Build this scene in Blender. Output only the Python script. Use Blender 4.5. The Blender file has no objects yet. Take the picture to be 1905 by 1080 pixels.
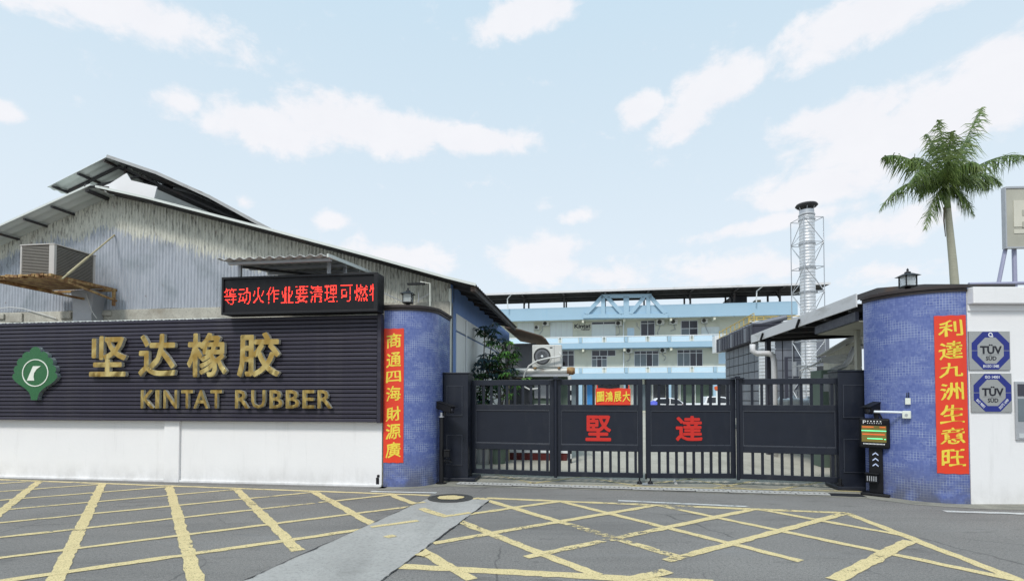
import bpy, math, random
import bmesh
from mathutils import Vector, Matrix, noise
from mathutils.bvhtree import BVHTree
random.seed(7)
PI = math.pi
scene = bpy.context.scene
COL = scene.collection
# ------------------------------------------------------------------ camera
FPX, HZ, PITCH, CH = 990.0, 740.0, math.radians(1.5), 1.6
Y0 = HZ - FPX * math.tan(PITCH)
cam = bpy.data.cameras.new('camera')
cam.sensor_width = 36.0
cam.lens = FPX / 1905 * 36.0
cam.shift_y = (Y0 - 540) / 1905
cam.clip_start = 0.05
cam.clip_end = 2000
camo = bpy.data.objects.new('camera', cam)
COL.objects.link(camo)
camo.location = (0, 0, CH)
camo.rotation_euler = (PI / 2 + PITCH, 0, 0)
scene.camera = camo
scene.view_settings.view_transform = 'Standard'
scene.view_settings.look = 'None'
scene.view_settings.exposure = 0.40
scene.view_settings.gamma = 1.0
scene.view_settings.use_curve_mapping = False

def ray(px, py):
    x = (px - 952.5) / FPX
    y = (Y0 - py) / FPX
    F = Vector((0, math.cos(PITCH), math.sin(PITCH)))
    U = Vector((0, -math.sin(PITCH), math.cos(PITCH)))
    return Vector((x, 0, 0)) + U * y + F

# ------------------------------------------------------------------ world
SUN_EL, SUN_AZ = math.radians(52), math.radians(205)
world = bpy.data.worlds.new("World")
scene.world = world
world.use_nodes = True
nt = world.node_tree
nt.nodes.clear()
WN, WL = nt.nodes, nt.links
def wn(t, **k):
    n = WN.new(t)
    for a, b in k.items():
        setattr(n, a, b)
    return n
def wm(op, a, b=None, clamp=False):
    n = wn('ShaderNodeMath', operation=op, use_clamp=clamp)
    for i, v in enumerate((a, b)):
        if v is None: continue
        if isinstance(v, (int, float)): n.inputs[i].default_value = v
        else: WL.new(v, n.inputs[i])
    return n.outputs[0]
tc = wn('ShaderNodeTexCoord')
DIR = tc.outputs['Generated']
sky = wn('ShaderNodeTexSky', sky_type='NISHITA')
sky.sun_disc = False
sky.sun_elevation = SUN_EL
sky.sun_rotation = SUN_AZ
sky.air_density = 1.0
sky.dust_density = 2.0
sep = wn('ShaderNodeSeparateXYZ')
WL.new(DIR, sep.inputs[0])
# thin high haze over the blue: colour in units of the final radiance x 10 (strength is 0.1)
ramp = wn('ShaderNodeValToRGB')
WL.new(sep.outputs[2], ramp.inputs[0])
cr = ramp.color_ramp
cr.elements[0].position = 0.0; cr.elements[0].color = (0.64, 0.70, 0.76, 1)
cr.elements[1].position = 1.0; cr.elements[1].color = (0.36, 0.58, 0.74, 1)
e = cr.elements.new(0.28); e.color = (0.60, 0.68, 0.745, 1)
e = cr.elements.new(0.55); e.color = (0.51, 0.63, 0.72, 1)
hz = wn('ShaderNodeVectorMath', operation='SCALE'); WL.new(ramp.outputs[0], hz.inputs[0]); hz.inputs[3].default_value = 10.0
mixh = wn('ShaderNodeMix', data_type='RGBA'); mixh.inputs[0].default_value = 0.9
WL.new(sky.outputs[0], mixh.inputs[6]); WL.new(hz.outputs[0], mixh.inputs[7])
# clouds: soft ellipsoids round directions in the sky, broken up by noise
nz = wn('ShaderNodeTexNoise'); nz.inputs['Scale'].default_value = 11.0; nz.inputs['Detail'].default_value = 12.0; nz.inputs['Roughness'].default_value = 0.66; nz.inputs['Distortion'].default_value = .25
mpn = wn('ShaderNodeMapping'); mpn.inputs['Scale'].default_value = (1, 1, 1.7); WL.new(DIR, mpn.inputs[0]); WL.new(mpn.outputs[0], nz.inputs['Vector'])
nzb = wn('ShaderNodeTexNoise'); nzb.inputs['Scale'].default_value = 30.0; nzb.inputs['Detail'].default_value = 6.0; WL.new(DIR, nzb.inputs['Vector'])
wob = wm('ADD', wm('MULTIPLY', wm('SUBTRACT', nz.outputs['Fac'], 0.5), 1.9), wm('MULTIPLY', wm('SUBTRACT', nzb.outputs['Fac'], 0.5), 0.9))
# (px, py, half width, half height, tilt degrees, density)
BL = [(190, 8, 300, 50, 3, .75), (500, 240, 115, 45, 0, 1), (620, 225, 130, 50, 0, 1), (740, 250, 120, 40, 0, 1), (880, 262, 110, 28, 0, .95),
      (980, 25, 115, 34, 14, .95), (1640, 18, 175, 52, 6, 1), (1330, 165, 80, 48, 12, 1), (1270, 225, 55, 34, 12, 1), (1188, 205, 42, 30, 14, .95),
      (1570, 225, 120, 48, 4, .95), (1700, 235, 190, 62, 6, 1), (1850, 160, 110, 80, 30, 1), (1535, 345, 130, 38, 0, .85), (330, 190, 55, 30, 10, .6), (620, 412, 30, 16, 0, .7),
      (1440, 412, 200, 16, 4, .6), (1010, 485, 90, 45, 0, .85), (1130, 510, 110, 30, 0, .6), (1380, 500, 180, 32, 0, .62), (1650, 420, 120, 38, 0, .6), (5, 207, 34, 26, 0, .8),
      (730, 480, 120, 30, 0, .7), (1080, 400, 40, 14, 8, .5), (1640, 505, 90, 24, 0, .5), (455, 378, 20, 18, 0, .5)]
acc = None
for (bx, by, hw, hh, tilt, den) in BL:
    r = ray(bx, by); L = r.length; c = r.normalized()
    east = Vector((c.y, -c.x, 0)).normalized()
    up = east.cross(c).normalized()
    t = math.radians(tilt)
    a1 = east * math.cos(t) + up * math.sin(t)
    a2 = -east * math.sin(t) + up * math.cos(t)
    rot = Matrix((a1, c, a2)).transposed().to_euler('XYZ')
    mp = wn('ShaderNodeMapping', vector_type='TEXTURE')
    mp.inputs['Location'].default_value = c
    mp.inputs['Rotation'].default_value = rot
    k = 1.08
    mp.inputs['Scale'].default_value = (hw / FPX / L * k, hw / FPX / L * k, hh / FPX / L * k)
    WL.new(DIR, mp.inputs[0])
    ln = wn('ShaderNodeVectorMath', operation='LENGTH'); WL.new(mp.outputs[0], ln.inputs[0])
    v = wm('MULTIPLY', wm('SUBTRACT', 1.25, ln.outputs['Value'], clamp=False), den)
    acc = v if acc is None else wm('MAXIMUM', acc, v)
nzc = wn('ShaderNodeTexNoise'); nzc.inputs['Scale'].default_value = 2.6; nzc.inputs['Detail'].default_value = 4.0; WL.new(mpn.outputs[0], nzc.inputs['Vector'])
wide = wm('MULTIPLY', wm('SUBTRACT', nzc.outputs['Fac'], 0.60), 1.0)
acc = wm('MAXIMUM', acc, wide)
d0 = wm('ADD', acc, wm('MULTIPLY', wob, 0.85))
mr = wn('ShaderNodeMapRange', interpolation_type='SMOOTHSTEP'); WL.new(d0, mr.inputs[0]); mr.inputs[1].default_value = 0.12; mr.inputs[2].default_value = 0.62
ccol = wn('ShaderNodeMix', data_type='RGBA'); WL.new(nz.outputs['Fac'], ccol.inputs[0])
ccol.inputs[6].default_value = (6.7, 6.7, 7.05, 1); ccol.inputs[7].default_value = (7.4, 7.35, 7.55, 1)
mixc = wn('ShaderNodeMix', data_type='RGBA'); WL.new(wm('MULTIPLY', mr.outputs[0], .9), mixc.inputs[0])
WL.new(mixh.outputs[2], mixc.inputs[6]); WL.new(ccol.outputs[2], mixc.inputs[7])
bg = wn('ShaderNodeBackground'); bg.inputs[1].default_value = 0.1
WL.new(mixc.outputs[2], bg.inputs[0])
wo = wn('ShaderNodeOutputWorld'); WL.new(bg.outputs[0], wo.inputs[0])
# ------------------------------------------------------------------ sun (bright thin overcast)
sl = bpy.data.lights.new('sun', 'SUN'); sl.energy = 2.0; sl.angle = math.radians(11); sl.color = (1, .97, .92)
so = bpy.data.objects.new('sun', sl); COL.objects.link(so)
sd = Vector((math.sin(SUN_AZ) * math.cos(SUN_EL), math.cos(SUN_AZ) * math.cos(SUN_EL), math.sin(SUN_EL)))
so.rotation_euler = sd.to_track_quat('Z', 'Y').to_euler(); so.location = (0, 0, 30)

# ------------------------------------------------------------------ pixel <-> place
class Fr:
    """a vertical frame: x along, y away from the street, z up"""
    def __init__(s, x, y, th, z=0):
        s.o = Vector((x, y, z)); s.th = th
        s.m = Matrix.Translation(s.o) @ Matrix.Rotation(th, 4, 'Z')
        s.i = s.m.inverted()
    def pix(s, px, py, v=0.0):
        o = s.i @ Vector((0, 0, CH)); d = s.i.to_3x3() @ ray(px, py)
        t = (v - o.y) / d.y
        return (o.x + t * d.x, o.z + t * d.z)
    def pixu(s, px, py, u=0.0):
        o = s.i @ Vector((0, 0, CH)); d = s.i.to_3x3() @ ray(px, py)
        t = (u - o.x) / d.x
        return (o.y + t * d.y, o.z + t * d.z)
    def g(s, px, py, z=0.0):
        p = s.i @ G(px, py, z + s.o.z)
        return (p.x, p.y)
def G(px, py, z=0.0):
    r = ray(px, py); t = (z - CH) / r.z
    return Vector((r.x * t, r.y * t, z))
def D(px, py, d):
    r = ray(px, py); t = d / r.y
    return Vector((r.x * t, d, CH + r.z * t))

# ------------------------------------------------------------------ materials
MATS = {}
class NB:
    def __init__(s, name):
        s.m = bpy.data.materials.new(name); s.m.use_nodes = True
        s.t = s.m.node_tree; s.t.nodes.clear()
        s.p = s.n('ShaderNodeBsdfPrincipled'); s.o = s.n('ShaderNodeOutputMaterial')
        s.l(s.p.outputs[0], s.o.inputs[0])
        s.tc = s.n('ShaderNodeTexCoord')
        MATS[name] = s.m
    def n(s, t, **k):
        x = s.t.nodes.new(t)
        for a, b in k.items(): setattr(x, a, b)
        return x
    def l(s, a, b): s.t.links.new(a, b)
    def set(s, sock, v):
        if isinstance(v, (int, float)): sock.default_value = v
        elif isinstance(v, tuple): sock.default_value = (*v, 1) if len(v) == 3 and len(sock.default_value) == 4 else v
        else: s.l(v, sock)
    def noise(s, scale, detail=4, mscale=(1, 1, 1), rough=.55, coord='Object', off=(0, 0, 0), dist=0):
        mp = s.n('ShaderNodeMapping'); mp.inputs['Scale'].default_value = mscale; mp.inputs['Location'].default_value = off
        s.l(s.tc.outputs[coord], mp.inputs[0])
        x = s.n('ShaderNodeTexNoise'); x.inputs['Scale'].default_value = scale; x.inputs['Detail'].default_value = detail
        x.inputs['Roughness'].default_value = rough; x.inputs['Distortion'].default_value = dist
        s.l(mp.outputs[0], x.inputs['Vector'])
        return x.outputs['Fac']
    def mr(s, v, a, b, c=0.0, d=1.0, smooth=False):
        x = s.n('ShaderNodeMapRange'); s.set(x.inputs[0], v)
        if smooth: x.interpolation_type = 'SMOOTHSTEP'
        for i, q in zip((1, 2, 3, 4), (a, b, c, d)): s.set(x.inputs[i], q)
        return x.outputs[0]
    def mix(s, f, a, b, mode='MIX'):
        x = s.n('ShaderNodeMix', data_type='RGBA', blend_type=mode)
        s.set(x.inputs[0], f); s.set(x.inputs[6], a); s.set(x.inputs[7], b)
        return x.outputs[2]
    def math(s, op, a, b=0.0, clamp=False):
        x = s.n('ShaderNodeMath', operation=op, use_clamp=clamp); s.set(x.inputs[0], a); s.set(x.inputs[1], b)
        return x.outputs[0]
    def bump(s, h, st=.3, dist=.01):
        x = s.n('ShaderNodeBump'); x.inputs['Strength'].default_value = st; x.inputs['Distance'].default_value = dist
        s.l(h, x.inputs['Height']); s.l(x.outputs[0], s.p.inputs['Normal'])
    def base(s, c, rough=.6, metal=0.0):
        s.set(s.p.inputs['Base Color'], c); s.set(s.p.inputs['Roughness'], rough); s.set(s.p.inputs['Metallic'], metal)
        return s.m
def sc(c, k): return tuple(min(1, x * k) for x in c)
def M(name, col, rough=.6, metal=0.0, var=.12, scale=4.0, bump=.0, bscale=60, ms=(1, 1, 1), stain=None, sm=(3, 3, .6), sth=(.55, .75), spec=.5):
    if name in MATS: return MATS[name]
    b = NB(name); b.p.inputs['Specular IOR Level'].default_value = spec
    c = b.mix(b.noise(scale, 6, ms), sc(col, 1 - var), sc(col, 1 + var))
    if stain:
        f = b.mr(b.noise(1.5, 8, sm, .65), sth[0], sth[1])
        c = b.mix(f, c, stain)
    b.base(c, b.mr(b.noise(scale * 3, 3), .3, .7, max(.03, rough - .1), min(1, rough + .1)), metal)
    if bump: b.bump(b.noise(bscale, 5), bump, .01)
    return b.m
b = NB('white_paint')
c = b.mix(b.noise(1.2, 5), (.76, .745, .745), (.83, .815, .81))
c = b.mix(b.mr(b.noise(5, 8, (1, 1, .10), .7), .56, .74, 0, .28), c, (.52, .51, .50))
sx = b.n('ShaderNodeSeparateXYZ'); b.l(b.tc.outputs['Object'], sx.inputs[0])
lowm = b.math('MULTIPLY', b.mr(sx.outputs[2], .38, .0), b.mr(b.noise(2.5, 8, (1, 1, .6), .7, off=(3, 0, 1)), .40, .66))
c = b.mix(b.math('MULTIPLY', lowm, .5), c, (.40, .385, .36))
crk = b.mr(b.noise(7, 8, (.5, .5, 3), .8, off=(0, 4, 0)), .655, .67, 0, .35)
c = b.mix(crk, c, (.42, .41, .40))
b.base(c, .7); b.bump(b.noise(14, 6), .2, .01)
M('sign_back', (.008, .008, .012), .8)
M('gate_paint', (.012, .015, .025), .42, var=.25, scale=3, stain=(.028, .030, .038), sm=(2, 2, 1.2), sth=(.55, .8), spec=.38)
M('gate_panel', (.010, .013, .023), .42, var=.25, scale=3, bump=.25, bscale=2.5, stain=(.024, .026, .034), sm=(2, 2, .8), sth=(.52, .8), spec=.38)
M('gate_trim_highlight', (.040, .045, .060), .35, var=.2)  # lighter than the gate paint, highlights on the trim edges painted in
M('black_metal', (.009, .009, .011), .45, var=.2, spec=.35)
M('black_plastic', (.008, .008, .010), .5, var=.2, spec=.25)
M('rail_white', (.75, .78, .8), .5, var=.04)
M('cream_wall', (.62, .62, .52), .8, var=.05, scale=.5, stain=(.45, .45, .38), sm=(.6, .6, .15), sth=(.55, .9))
M('sky_blue', (.33, .49, .62), .7, var=.06, scale=.4, stain=(.26, .46, .62), sm=(.6, .6, .1), sth=(.55, .9))
M('glass_blue', (.55, .72, .85), .25, var=.08, scale=.4)
M('window_dark', (.035, .035, .05), .12, var=.4, scale=.8)
M('window_grey', (.14, .17, .19), .15, var=.4, scale=.9)
M('curtain', (.66, .71, .70), .5, var=.08, scale=2, ms=(3, 1, .3))
M('alu_frame', (.62, .64, .65), .4, metal=.3, var=.05)
M('ac_white', (.60, .60, .57), .55, var=.06, stain=(.42, .40, .34), sm=(2, 2, 1))
M('fan_dark', (.03, .03, .03), .6)
M('roof_dark', (.045, .043, .045), .8, var=.3, scale=2, stain=(.10, .06, .04), sm=(1, 1, 1))
M('roof_under', (.07, .07, .072), .8, var=.25, scale=2)
M('fascia', (.66, .65, .66), .6, var=.05, stain=(.42, .40, .38), sm=(.5, .5, 2))
M('filter_grey', (.17, .18, .21), .5, metal=.2, var=.12, scale=1.5)
M('filter_dark', (.045, .045, .065), .5, metal=.2, var=.15)
M('shed_wall', (.40, .39, .33), .8, var=.12, stain=(.25, .24, .2), sm=(1, 1, .4), sth=(.5, .8))
M('steel_light', (.50, .51, .53), .35, metal=.8, var=.1)
M('steel_paint', (.42, .43, .45), .5, metal=.3, var=.1)
M('yellow_rail', (.60, .42, .10), .6)
M('rust', (.22, .11, .045), .85, var=.45, scale=9, bump=.5, bscale=50, stain=(.42, .28, .12), sm=(6, 6, 6), sth=(.45, .6))
M('shed_steel', (.16, .165, .18), .6, metal=.2, var=.2)
M('lean_roof', (.13, .085, .06), .8, var=.35, scale=3)
M('old_pole', (.42, .36, .22), .7, var=.2, scale=8)
M('cooler', (.50, .47, .44), .6, var=.08, stain=(.36, .33, .28), sm=(2, 2, 1))
M('cooler_grille', (.27, .25, .22), .6, var=.15, scale=8)
M('grille_dark', (.045, .04, .035), .8)
M('coping', (.035, .025, .024), .6, var=.3, scale=5)
M('red_paint', (.55, .018, .010), .5, var=.06)
M('foil_red', (.72, .045, .015), .45, var=.06, scale=3)
M('gold_ink', (.80, .62, .06), .45, var=.12, scale=20)
M('green_sign', (.018, .115, .035), .3, var=.08, scale=4)
M('sign_silver', (.42, .50, .50), .3, metal=.7)
M('ivory', (.72, .74, .66), .4)
M('tile_plain', (.62, .60, .55), .7)
M('plaque', (.40, .40, .39), .35, metal=.5, var=.08, scale=3, ms=(1, 1, 8))
M('plaque_blue', (.012, .022, .20), .4)
M('plaque_black', (.008, .008, .016), .4)
M('plaque_white', (.8, .8, .8), .5)
M('banner_blue', (.03, .22, .55), .5, var=.2, scale=3)
M('car_white', (.75, .76, .78), .22, var=.02)
M('car_glass', (.03, .035, .045), .08)
M('tyre', (.015, .015, .015), .8)
M('rim', (.45, .45, .46), .3, metal=.8)
M('tail_red', (.4, .01, .01), .3)
M('red_brick', (.09, .012, .012), .8, var=.4, scale=10)
M('green_wall', (.10, .14, .11), .7, var=.3, scale=1)
M('drum_blue', (.02, .09, .25), .4)
M('tarp_blue', (.08, .10, .5), .6)
M('stripe_white', (.7, .7, .68), .6)
M('iron', (.075, .072, .068), .75, metal=.3, var=.35, scale=12, bump=.4, bscale=60)
M('drain_block', (.42, .41, .39), .85, var=.15, scale=8, bump=.3)
M('orange_plastic', (.62, .10, .02), .5)
M('trunk', (.33, .32, .25), .85, var=.25, scale=3, ms=(1, 1, 8), bump=.4, bscale=12)
M('crownshaft', (.16, .21, .08), .6, var=.15, scale=3)
M('stem', (.09, .07, .045), .9, var=.3)
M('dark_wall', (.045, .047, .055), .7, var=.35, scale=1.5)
M('wall_blue', (.13, .22, .45), .75, var=.1, scale=1.5)
M('panel_white', (.62, .63, .62), .7, var=.06, scale=1, stain=(.42, .42, .40), sm=(1, 1, .3))
M('cable', (.62, .62, .6), .6)
M('bill_panel', (.40, .385, .32), .6, var=.25, scale=1.3)
M('bill_light', (.60, .57, .48), .6, var=.15, scale=2)
M('post_violet', (.34, .34, .46), .5, metal=.2)
M('arrow_white', (.55, .62, .85), .5)

def leaf_mat(name, a, b_):
    b = NB(name)
    oi = b.noise(2.2, 3); of = b.noise(14, 2)
    c = b.mix(b.mr(oi, .35, .65), a, b_)
    c = b.mix(b.mr(of, .4, .7), c, sc(b_, 1.3))
    b.base(c, .45)
    b.p.inputs['Subsurface Weight'].default_value = 0
    tr = b.n('ShaderNodeBsdfTranslucent'); b.l(c, tr.inputs[0])
    ms = b.n('ShaderNodeMixShader'); ms.inputs[0].default_value = .25
    b.l(b.p.outputs[0], ms.inputs[1]); b.l(tr.outputs[0], ms.inputs[2]); b.l(ms.outputs[0], b.o.inputs[0])
leaf_mat('palm_leaf', (.035, .085, .020), (.16, .215, .06))
leaf_mat('dark_leaf', (.012, .038, .014), (.030, .075, .025))
leaf_mat('bright_leaf', (.06, .16, .025), (.14, .32, .06))
leaf_mat('blue_leaf', (.02, .05, .045), (.04, .08, .10))

def emis(name, col, st):
    b = NB(name); b.base(col, .5)
    b.set(b.p.inputs['Emission Color'], col); b.p.inputs['Emission Strength'].default_value = st
emis('led_red', (1, .045, .03), 1.6)
emis('led_green', (.12, .9, .35), 1.2)
emis('led_orange', (.7, .13, .03), .35)
emis('screen_glow', (.13, .10, .02), .45)

b = NB('slat_paint'); oi = b.n('ShaderNodeObjectInfo')
c = b.mix(oi.outputs['Random'], (.026, .023, .038), (.043, .039, .058))
c = b.mix(b.mr(b.noise(2.0, 8, (1.5, 1, 3), .7), .50, .74, 0, .6), c, (.075, .070, .078))
c = b.mix(b.mr(b.noise(18, 4, (1, 1, .6), .7), .62, .75, 0, .4), c, (.11, .10, .10))
b.base(c, b.mr(b.noise(3, 4), .3, .7, .38, .6)); b.p.inputs['Specular IOR Level'].default_value = .35
b.bump(b.noise(1.2, 3, (1.5, 1, 1)), .25, .02)
# brushed gold letters with wavy mirror-like faces
b = NB('gold')
w = b.noise(4.0, 2, (1, 1, .7), dist=1.0)
b.base(b.mix(b.mr(w, .35, .65), (.40, .25, .07), (.70, .54, .22)), .20, 1.0)
b.bump(b.noise(2.2, 1, (1.6, 1, .8), dist=.8), .6, .10)
M('gold_side_lit', (.62, .60, .52), .3, metal=.4)  # letter sides paler than the faces, their lit look put into the colour

# asphalt
b = NB('asphalt')
f1 = b.noise(110, 2, rough=.7); f2 = b.noise(.6, 5); f3 = b.noise(9, 8, (1, 2.2, 1), .7)
c = b.mix(b.mr(f2, .3, .7), (.265, .243, .222), (.355, .330, .303))
f5 = b.noise(38, 4, rough=.75, off=(2, 7, 0))
c = b.mix(b.mr(f1, .34, .60), (.13, .128, .125), c)
c = b.mix(b.mr(f5, .36, .50, .65, 0), c, (.10, .098, .095))
c = b.mix(b.mr(f5, .60, .70, 0, .5), c, (.44, .43, .42))
c = b.mix(b.mr(f1, .66, .8), c, (.30, .30, .30))
c = b.mix(b.mr(b.noise(2.2, 9, (.6, 1.5, 1), .7), .57, .70, 0, .6), c, (.085, .08, .075))
c = b.mix(b.mr(b.noise(.35, 5, (.35, 2.6, 1), .6, off=(1, 5, 0)), .5, .66, 0, .35), c, (.11, .105, .10))
c = b.mix(b.mr(b.noise(1.1, 6, (.5, 2.5, 1), .6, off=(4, 3, 0)), .58, .75, 0, .5), c, (.26, .255, .25))
vor = b.n('ShaderNodeTexVoronoi', feature='DISTANCE_TO_EDGE'); vor.inputs['Scale'].default_value = .55
mpv = b.n('ShaderNodeMapping'); dn = b.n('ShaderNodeMix', data_type='VECTOR'); dn.inputs[0].default_value = .12
nn = b.n('ShaderNodeTexNoise'); nn.inputs['Scale'].default_value = 3; nn.inputs['Detail'].default_value = 6
b.l(b.tc.outputs['Object'], nn.inputs['Vector']); b.l(b.tc.outputs['Object'], dn.inputs[4]); b.l(nn.outputs['Color'], dn.inputs[5]); b.l(dn.outputs[1], vor.inputs['Vector'])
crk = b.math('MULTIPLY', b.mr(vor.outputs['Distance'], 0, .006, 1, 0), b.mr(b.noise(.4, 3, off=(9, 0, 0)), .5, .56))
c = b.mix(b.math('MULTIPLY', crk, .6), c, (.04, .04, .04))
b.base(c, .88)
b.bump(b.math('ADD', b.math('ADD', f1, f5), b.math('MULTIPLY', f3, .6)), .7, .014)
# concretes
def concrete(name, a, d, bs=.4, stain=(.12, .11, .09), th=(.55, .75)):
    b = NB(name)
    c = b.mix(b.mr(b.noise(.9, 7), .3, .7), a, d)
    c = b.mix(b.mr(b.noise(1.6, 9, (1, 1.6, 1), .68, off=(3, 1, 0)), th[0], th[1], 0, .7), c, stain)
    f = b.noise(90, 3, rough=.7); f4 = b.noise(30, 5, rough=.75, off=(1, 2, 0))
    c = b.mix(b.mr(f4, .38, .5, .45, 0), c, sc(a, .55)); c = b.mix(b.mr(b.noise(.7, 6, (3.5, .5, 1), .6, off=(2, 0, 0)), .52, .7, 0, .4), c, sc(a, .6))
    c = b.mix(b.mr(f, .3, .45, .35, 0), c, sc(a, .5))
    b.base(c, .85); b.bump(f, bs, .008)
concrete('concrete_strip', (.35, .338, .318), (.45, .435, .41), stain=(.24, .23, .21), bs=.7)
concrete('apron_concrete', (.23, .22, .185), (.36, .34, .28), stain=(.12, .115, .10), th=(.48, .66))
concrete('yard_concrete', (.40, .375, .31), (.50, .47, .40), stain=(.28, .26, .22))
concrete('gutter_concrete', (.17, .165, .155), (.26, .25, .24), stain=(.08, .075, .07))
concrete('raw_concrete', (.36, .34, .29), (.62, .60, .52), stain=(.22, .18, .13), th=(.5, .7))
# road paint, chipped
def paint(name, col, lo=.36, hi=.46):
    b = NB(name)
    c = b.mix(b.noise(6, 6), sc(col, .82), sc(col, 1.12))
    c = b.mix(b.mr(b.noise(120, 2), .35, .6, .35, 0), c, sc(col, .5))
    b.base(c, .75); b.bump(b.noise(110, 2), .4, .01)
    w1 = b.noise(9, 10, rough=.78, coord='Object'); w2 = b.noise(.55, 3, off=(5, 2, 0)); w3 = b.noise(60, 3, rough=.7)
    lo_ = b.mr(w2, .38, .68, lo - .14, lo + .07)
    h_ = b.math('ADD', b.math('MULTIPLY', w1, .8), b.math('MULTIPLY', w3, .2))
    f = b.mr(b.math('SUBTRACT', h_, lo_), 0, hi - lo, .0, 1)
    f = b.math('MULTIPLY', f, b.mr(w3, .33, .46, .45, 1))
    tr = b.n('ShaderNodeBsdfTransparent'); ms = b.n('ShaderNodeMixShader'); b.l(f, ms.inputs[0])
    b.l(tr.outputs[0], ms.inputs[1]); b.l(b.p.outputs[0], ms.inputs[2]); b.l(ms.outputs[0], b.o.inputs[0])
paint('yellow_paint', (.74, .60, .31), .425, .47)
paint('yellow_faint', (.55, .46, .24), .44, .56)
paint('white_line', (.62, .62, .60), .38, .46)
# mosaic tile: uv in metres round the column
b = NB('blue_mosaic')
uv = b.tc.outputs['UV']
bt = b.n('ShaderNodeTexBrick'); bt.offset = 0.0; bt.squash = 1.0
b.l(uv, bt.inputs['Vector']); bt.inputs['Scale'].default_value = 1
bt.inputs['Brick Width'].default_value = .040; bt.inputs['Row Height'].default_value = .040; bt.inputs['Mortar Size'].default_value = .0026; bt.inputs['Mortar Smooth'].default_value = .2
bt.inputs['Bias'].default_value = -.1
bt.inputs['Color1'].default_value = (.095, .130, .34, 1); bt.inputs['Color2'].default_value = (.155, .20, .43, 1)
gfac = bt.outputs['Fac']
gr = b.mix(b.mr(b.noise(1.9, 9, (1, 1.8, 1), .72, coord='UV', off=(1, 2, 0)), .47, .58), (.085, .12, .34), (.38, .43, .56))
c = b.mix(b.mr(b.noise(2, 6, coord='UV'), .3, .7, 0, .8), bt.outputs['Color'], (.085, .125, .34))
wn_ = b.n('ShaderNodeTexWhiteNoise'); fl = b.n('ShaderNodeVectorMath', operation='SNAP'); fl.inputs[1].default_value = (.040, .040, 1); b.l(uv, fl.inputs[0]); b.l(fl.outputs[0], wn_.inputs['Vector'])
c = b.mix(b.mr(wn_.outputs['Value'], .0, 1, 0, .35), c, (.22, .27, .50))
c = b.mix(b.mr(b.noise(5, 8, (1, .3, 1), .7, coord='UV'), .52, .72, 0, .4), c, (.20, .25, .46))
c = b.mix(gfac, c, gr)
sx = b.n('ShaderNodeSeparateXYZ'); b.l(uv, sx.inputs[0])
low = b.math('MULTIPLY', b.mr(sx.outputs[1], .60, .05), b.mr(b.noise(3, 8, coord='UV', off=(7, 0, 0)), .33, .55))
c = b.mix(b.math('MULTIPLY', low, .75), c, (.10, .10, .105))
b.base(c, b.mr(gfac, 0, 1, .16, .8))
b.bump(b.math('SUBTRACT', 1.0, gfac), .5, .004)
# peeling corrugated cladding: uv = (metres along, metres below the roof edge)
b = NB('peeling_steel')
sx = b.n('ShaderNodeSeparateXYZ'); b.l(b.tc.outputs['UV'], sx.inputs[0])
U_, V_ = sx.outputs[0], sx.outputs[1]
hi = b.noise(26, 3, (1, .10, 1), .7, coord='UV'); lo = b.noise(1.3, 4, (1, .0, 1), coord='UV')
edge = b.math('ADD', b.math('MULTIPLY', b.math('SUBTRACT', hi, .5), 2.2), b.math('MULTIPLY', b.math('SUBTRACT', lo, .5), 1.3))
depth = b.mr(U_, -5.2, -2.2, .78, 1.7)
depth = b.math('MINIMUM', depth, b.mr(U_, -10.5, -7.6, .30, .85))
dd = b.math('ADD', depth, b.math('MULTIPLY', edge, .45))
cream = b.mr(b.math('SUBTRACT', dd, V_), -.03, .05)
blue = b.mix(b.noise(30, 4, (1, .05, 1), .7, coord='UV'), (.26, .285, .33), (.55, .57, .61))
blue = b.mix(b.mr(b.noise(1.2, 5, coord='UV', off=(3, 0, 0)), .5, .75, 0, .6), blue, (.12, .16, .17))
cr_ = b.mix(b.noise(22, 5, (1, .08, 1), .7, coord='UV', off=(5, 0, 0)), (.42, .41, .34), (.80, .79, .70))
c = b.mix(cream, blue, cr_)
strk = b.math('MULTIPLY', b.mr(b.noise(34, 5, (1, .12, 1), .75, coord='UV', off=(8, 1, 0)), .50, .60), b.mr(V_, 0, 1.2, 1, .15))
c = b.mix(b.math('MULTIPLY', strk, .75), c, (.07, .065, .055))
c = b.mix(b.mr(b.noise(5, 7, (1, .5, 1), .7, coord='UV', off=(2, 9, 0)), .62, .70, 0, .75), c, (.15, .085, .055))
b.base(c, .55, .15)
b.bump(b.noise(40, 4, coord='UV'), .15, .005)
# generic weathered roofing steel
b = NB('roof_steel')
c = b.mix(b.noise(3, 6, (1, .3, 1)), (.30, .30, .30), (.50, .50, .49))
c = b.mix(b.mr(b.noise(2, 8, rough=.7), .58, .7), c, (.16, .12, .09)); b.base(c, .55, .2)
b = NB('roof_pale')
c = b.mix(b.noise(3, 6, (1, .3, 1)), (.55, .58, .54), (.70, .72, .69))
c = b.mix(b.mr(b.noise(2, 8, rough=.7), .6, .72, 0, .6), c, (.25, .23, .2)); b.base(c, .6)
b = NB('ribbed_duct')
c = b.mix(b.noise(5, 4, (1, 1, .4)), (.60, .61, .63), (.80, .80, .81)); b.base(c, .42, .55)
b = NB('pale_pipe')
c = b.mix(b.mr(b.noise(1.4, 7, (1, 1, 1)), .55, .68), (.55, .55, .52), (.30, .17, .08)); b.base(c, .5, .2)
# lantern glass
b = NB('lantern_glass'); b.base((.75, .8, .82), .15)
b.p.inputs['Transmission Weight'].default_value = .55
b.p.inputs['Alpha'].default_value = .75

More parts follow.
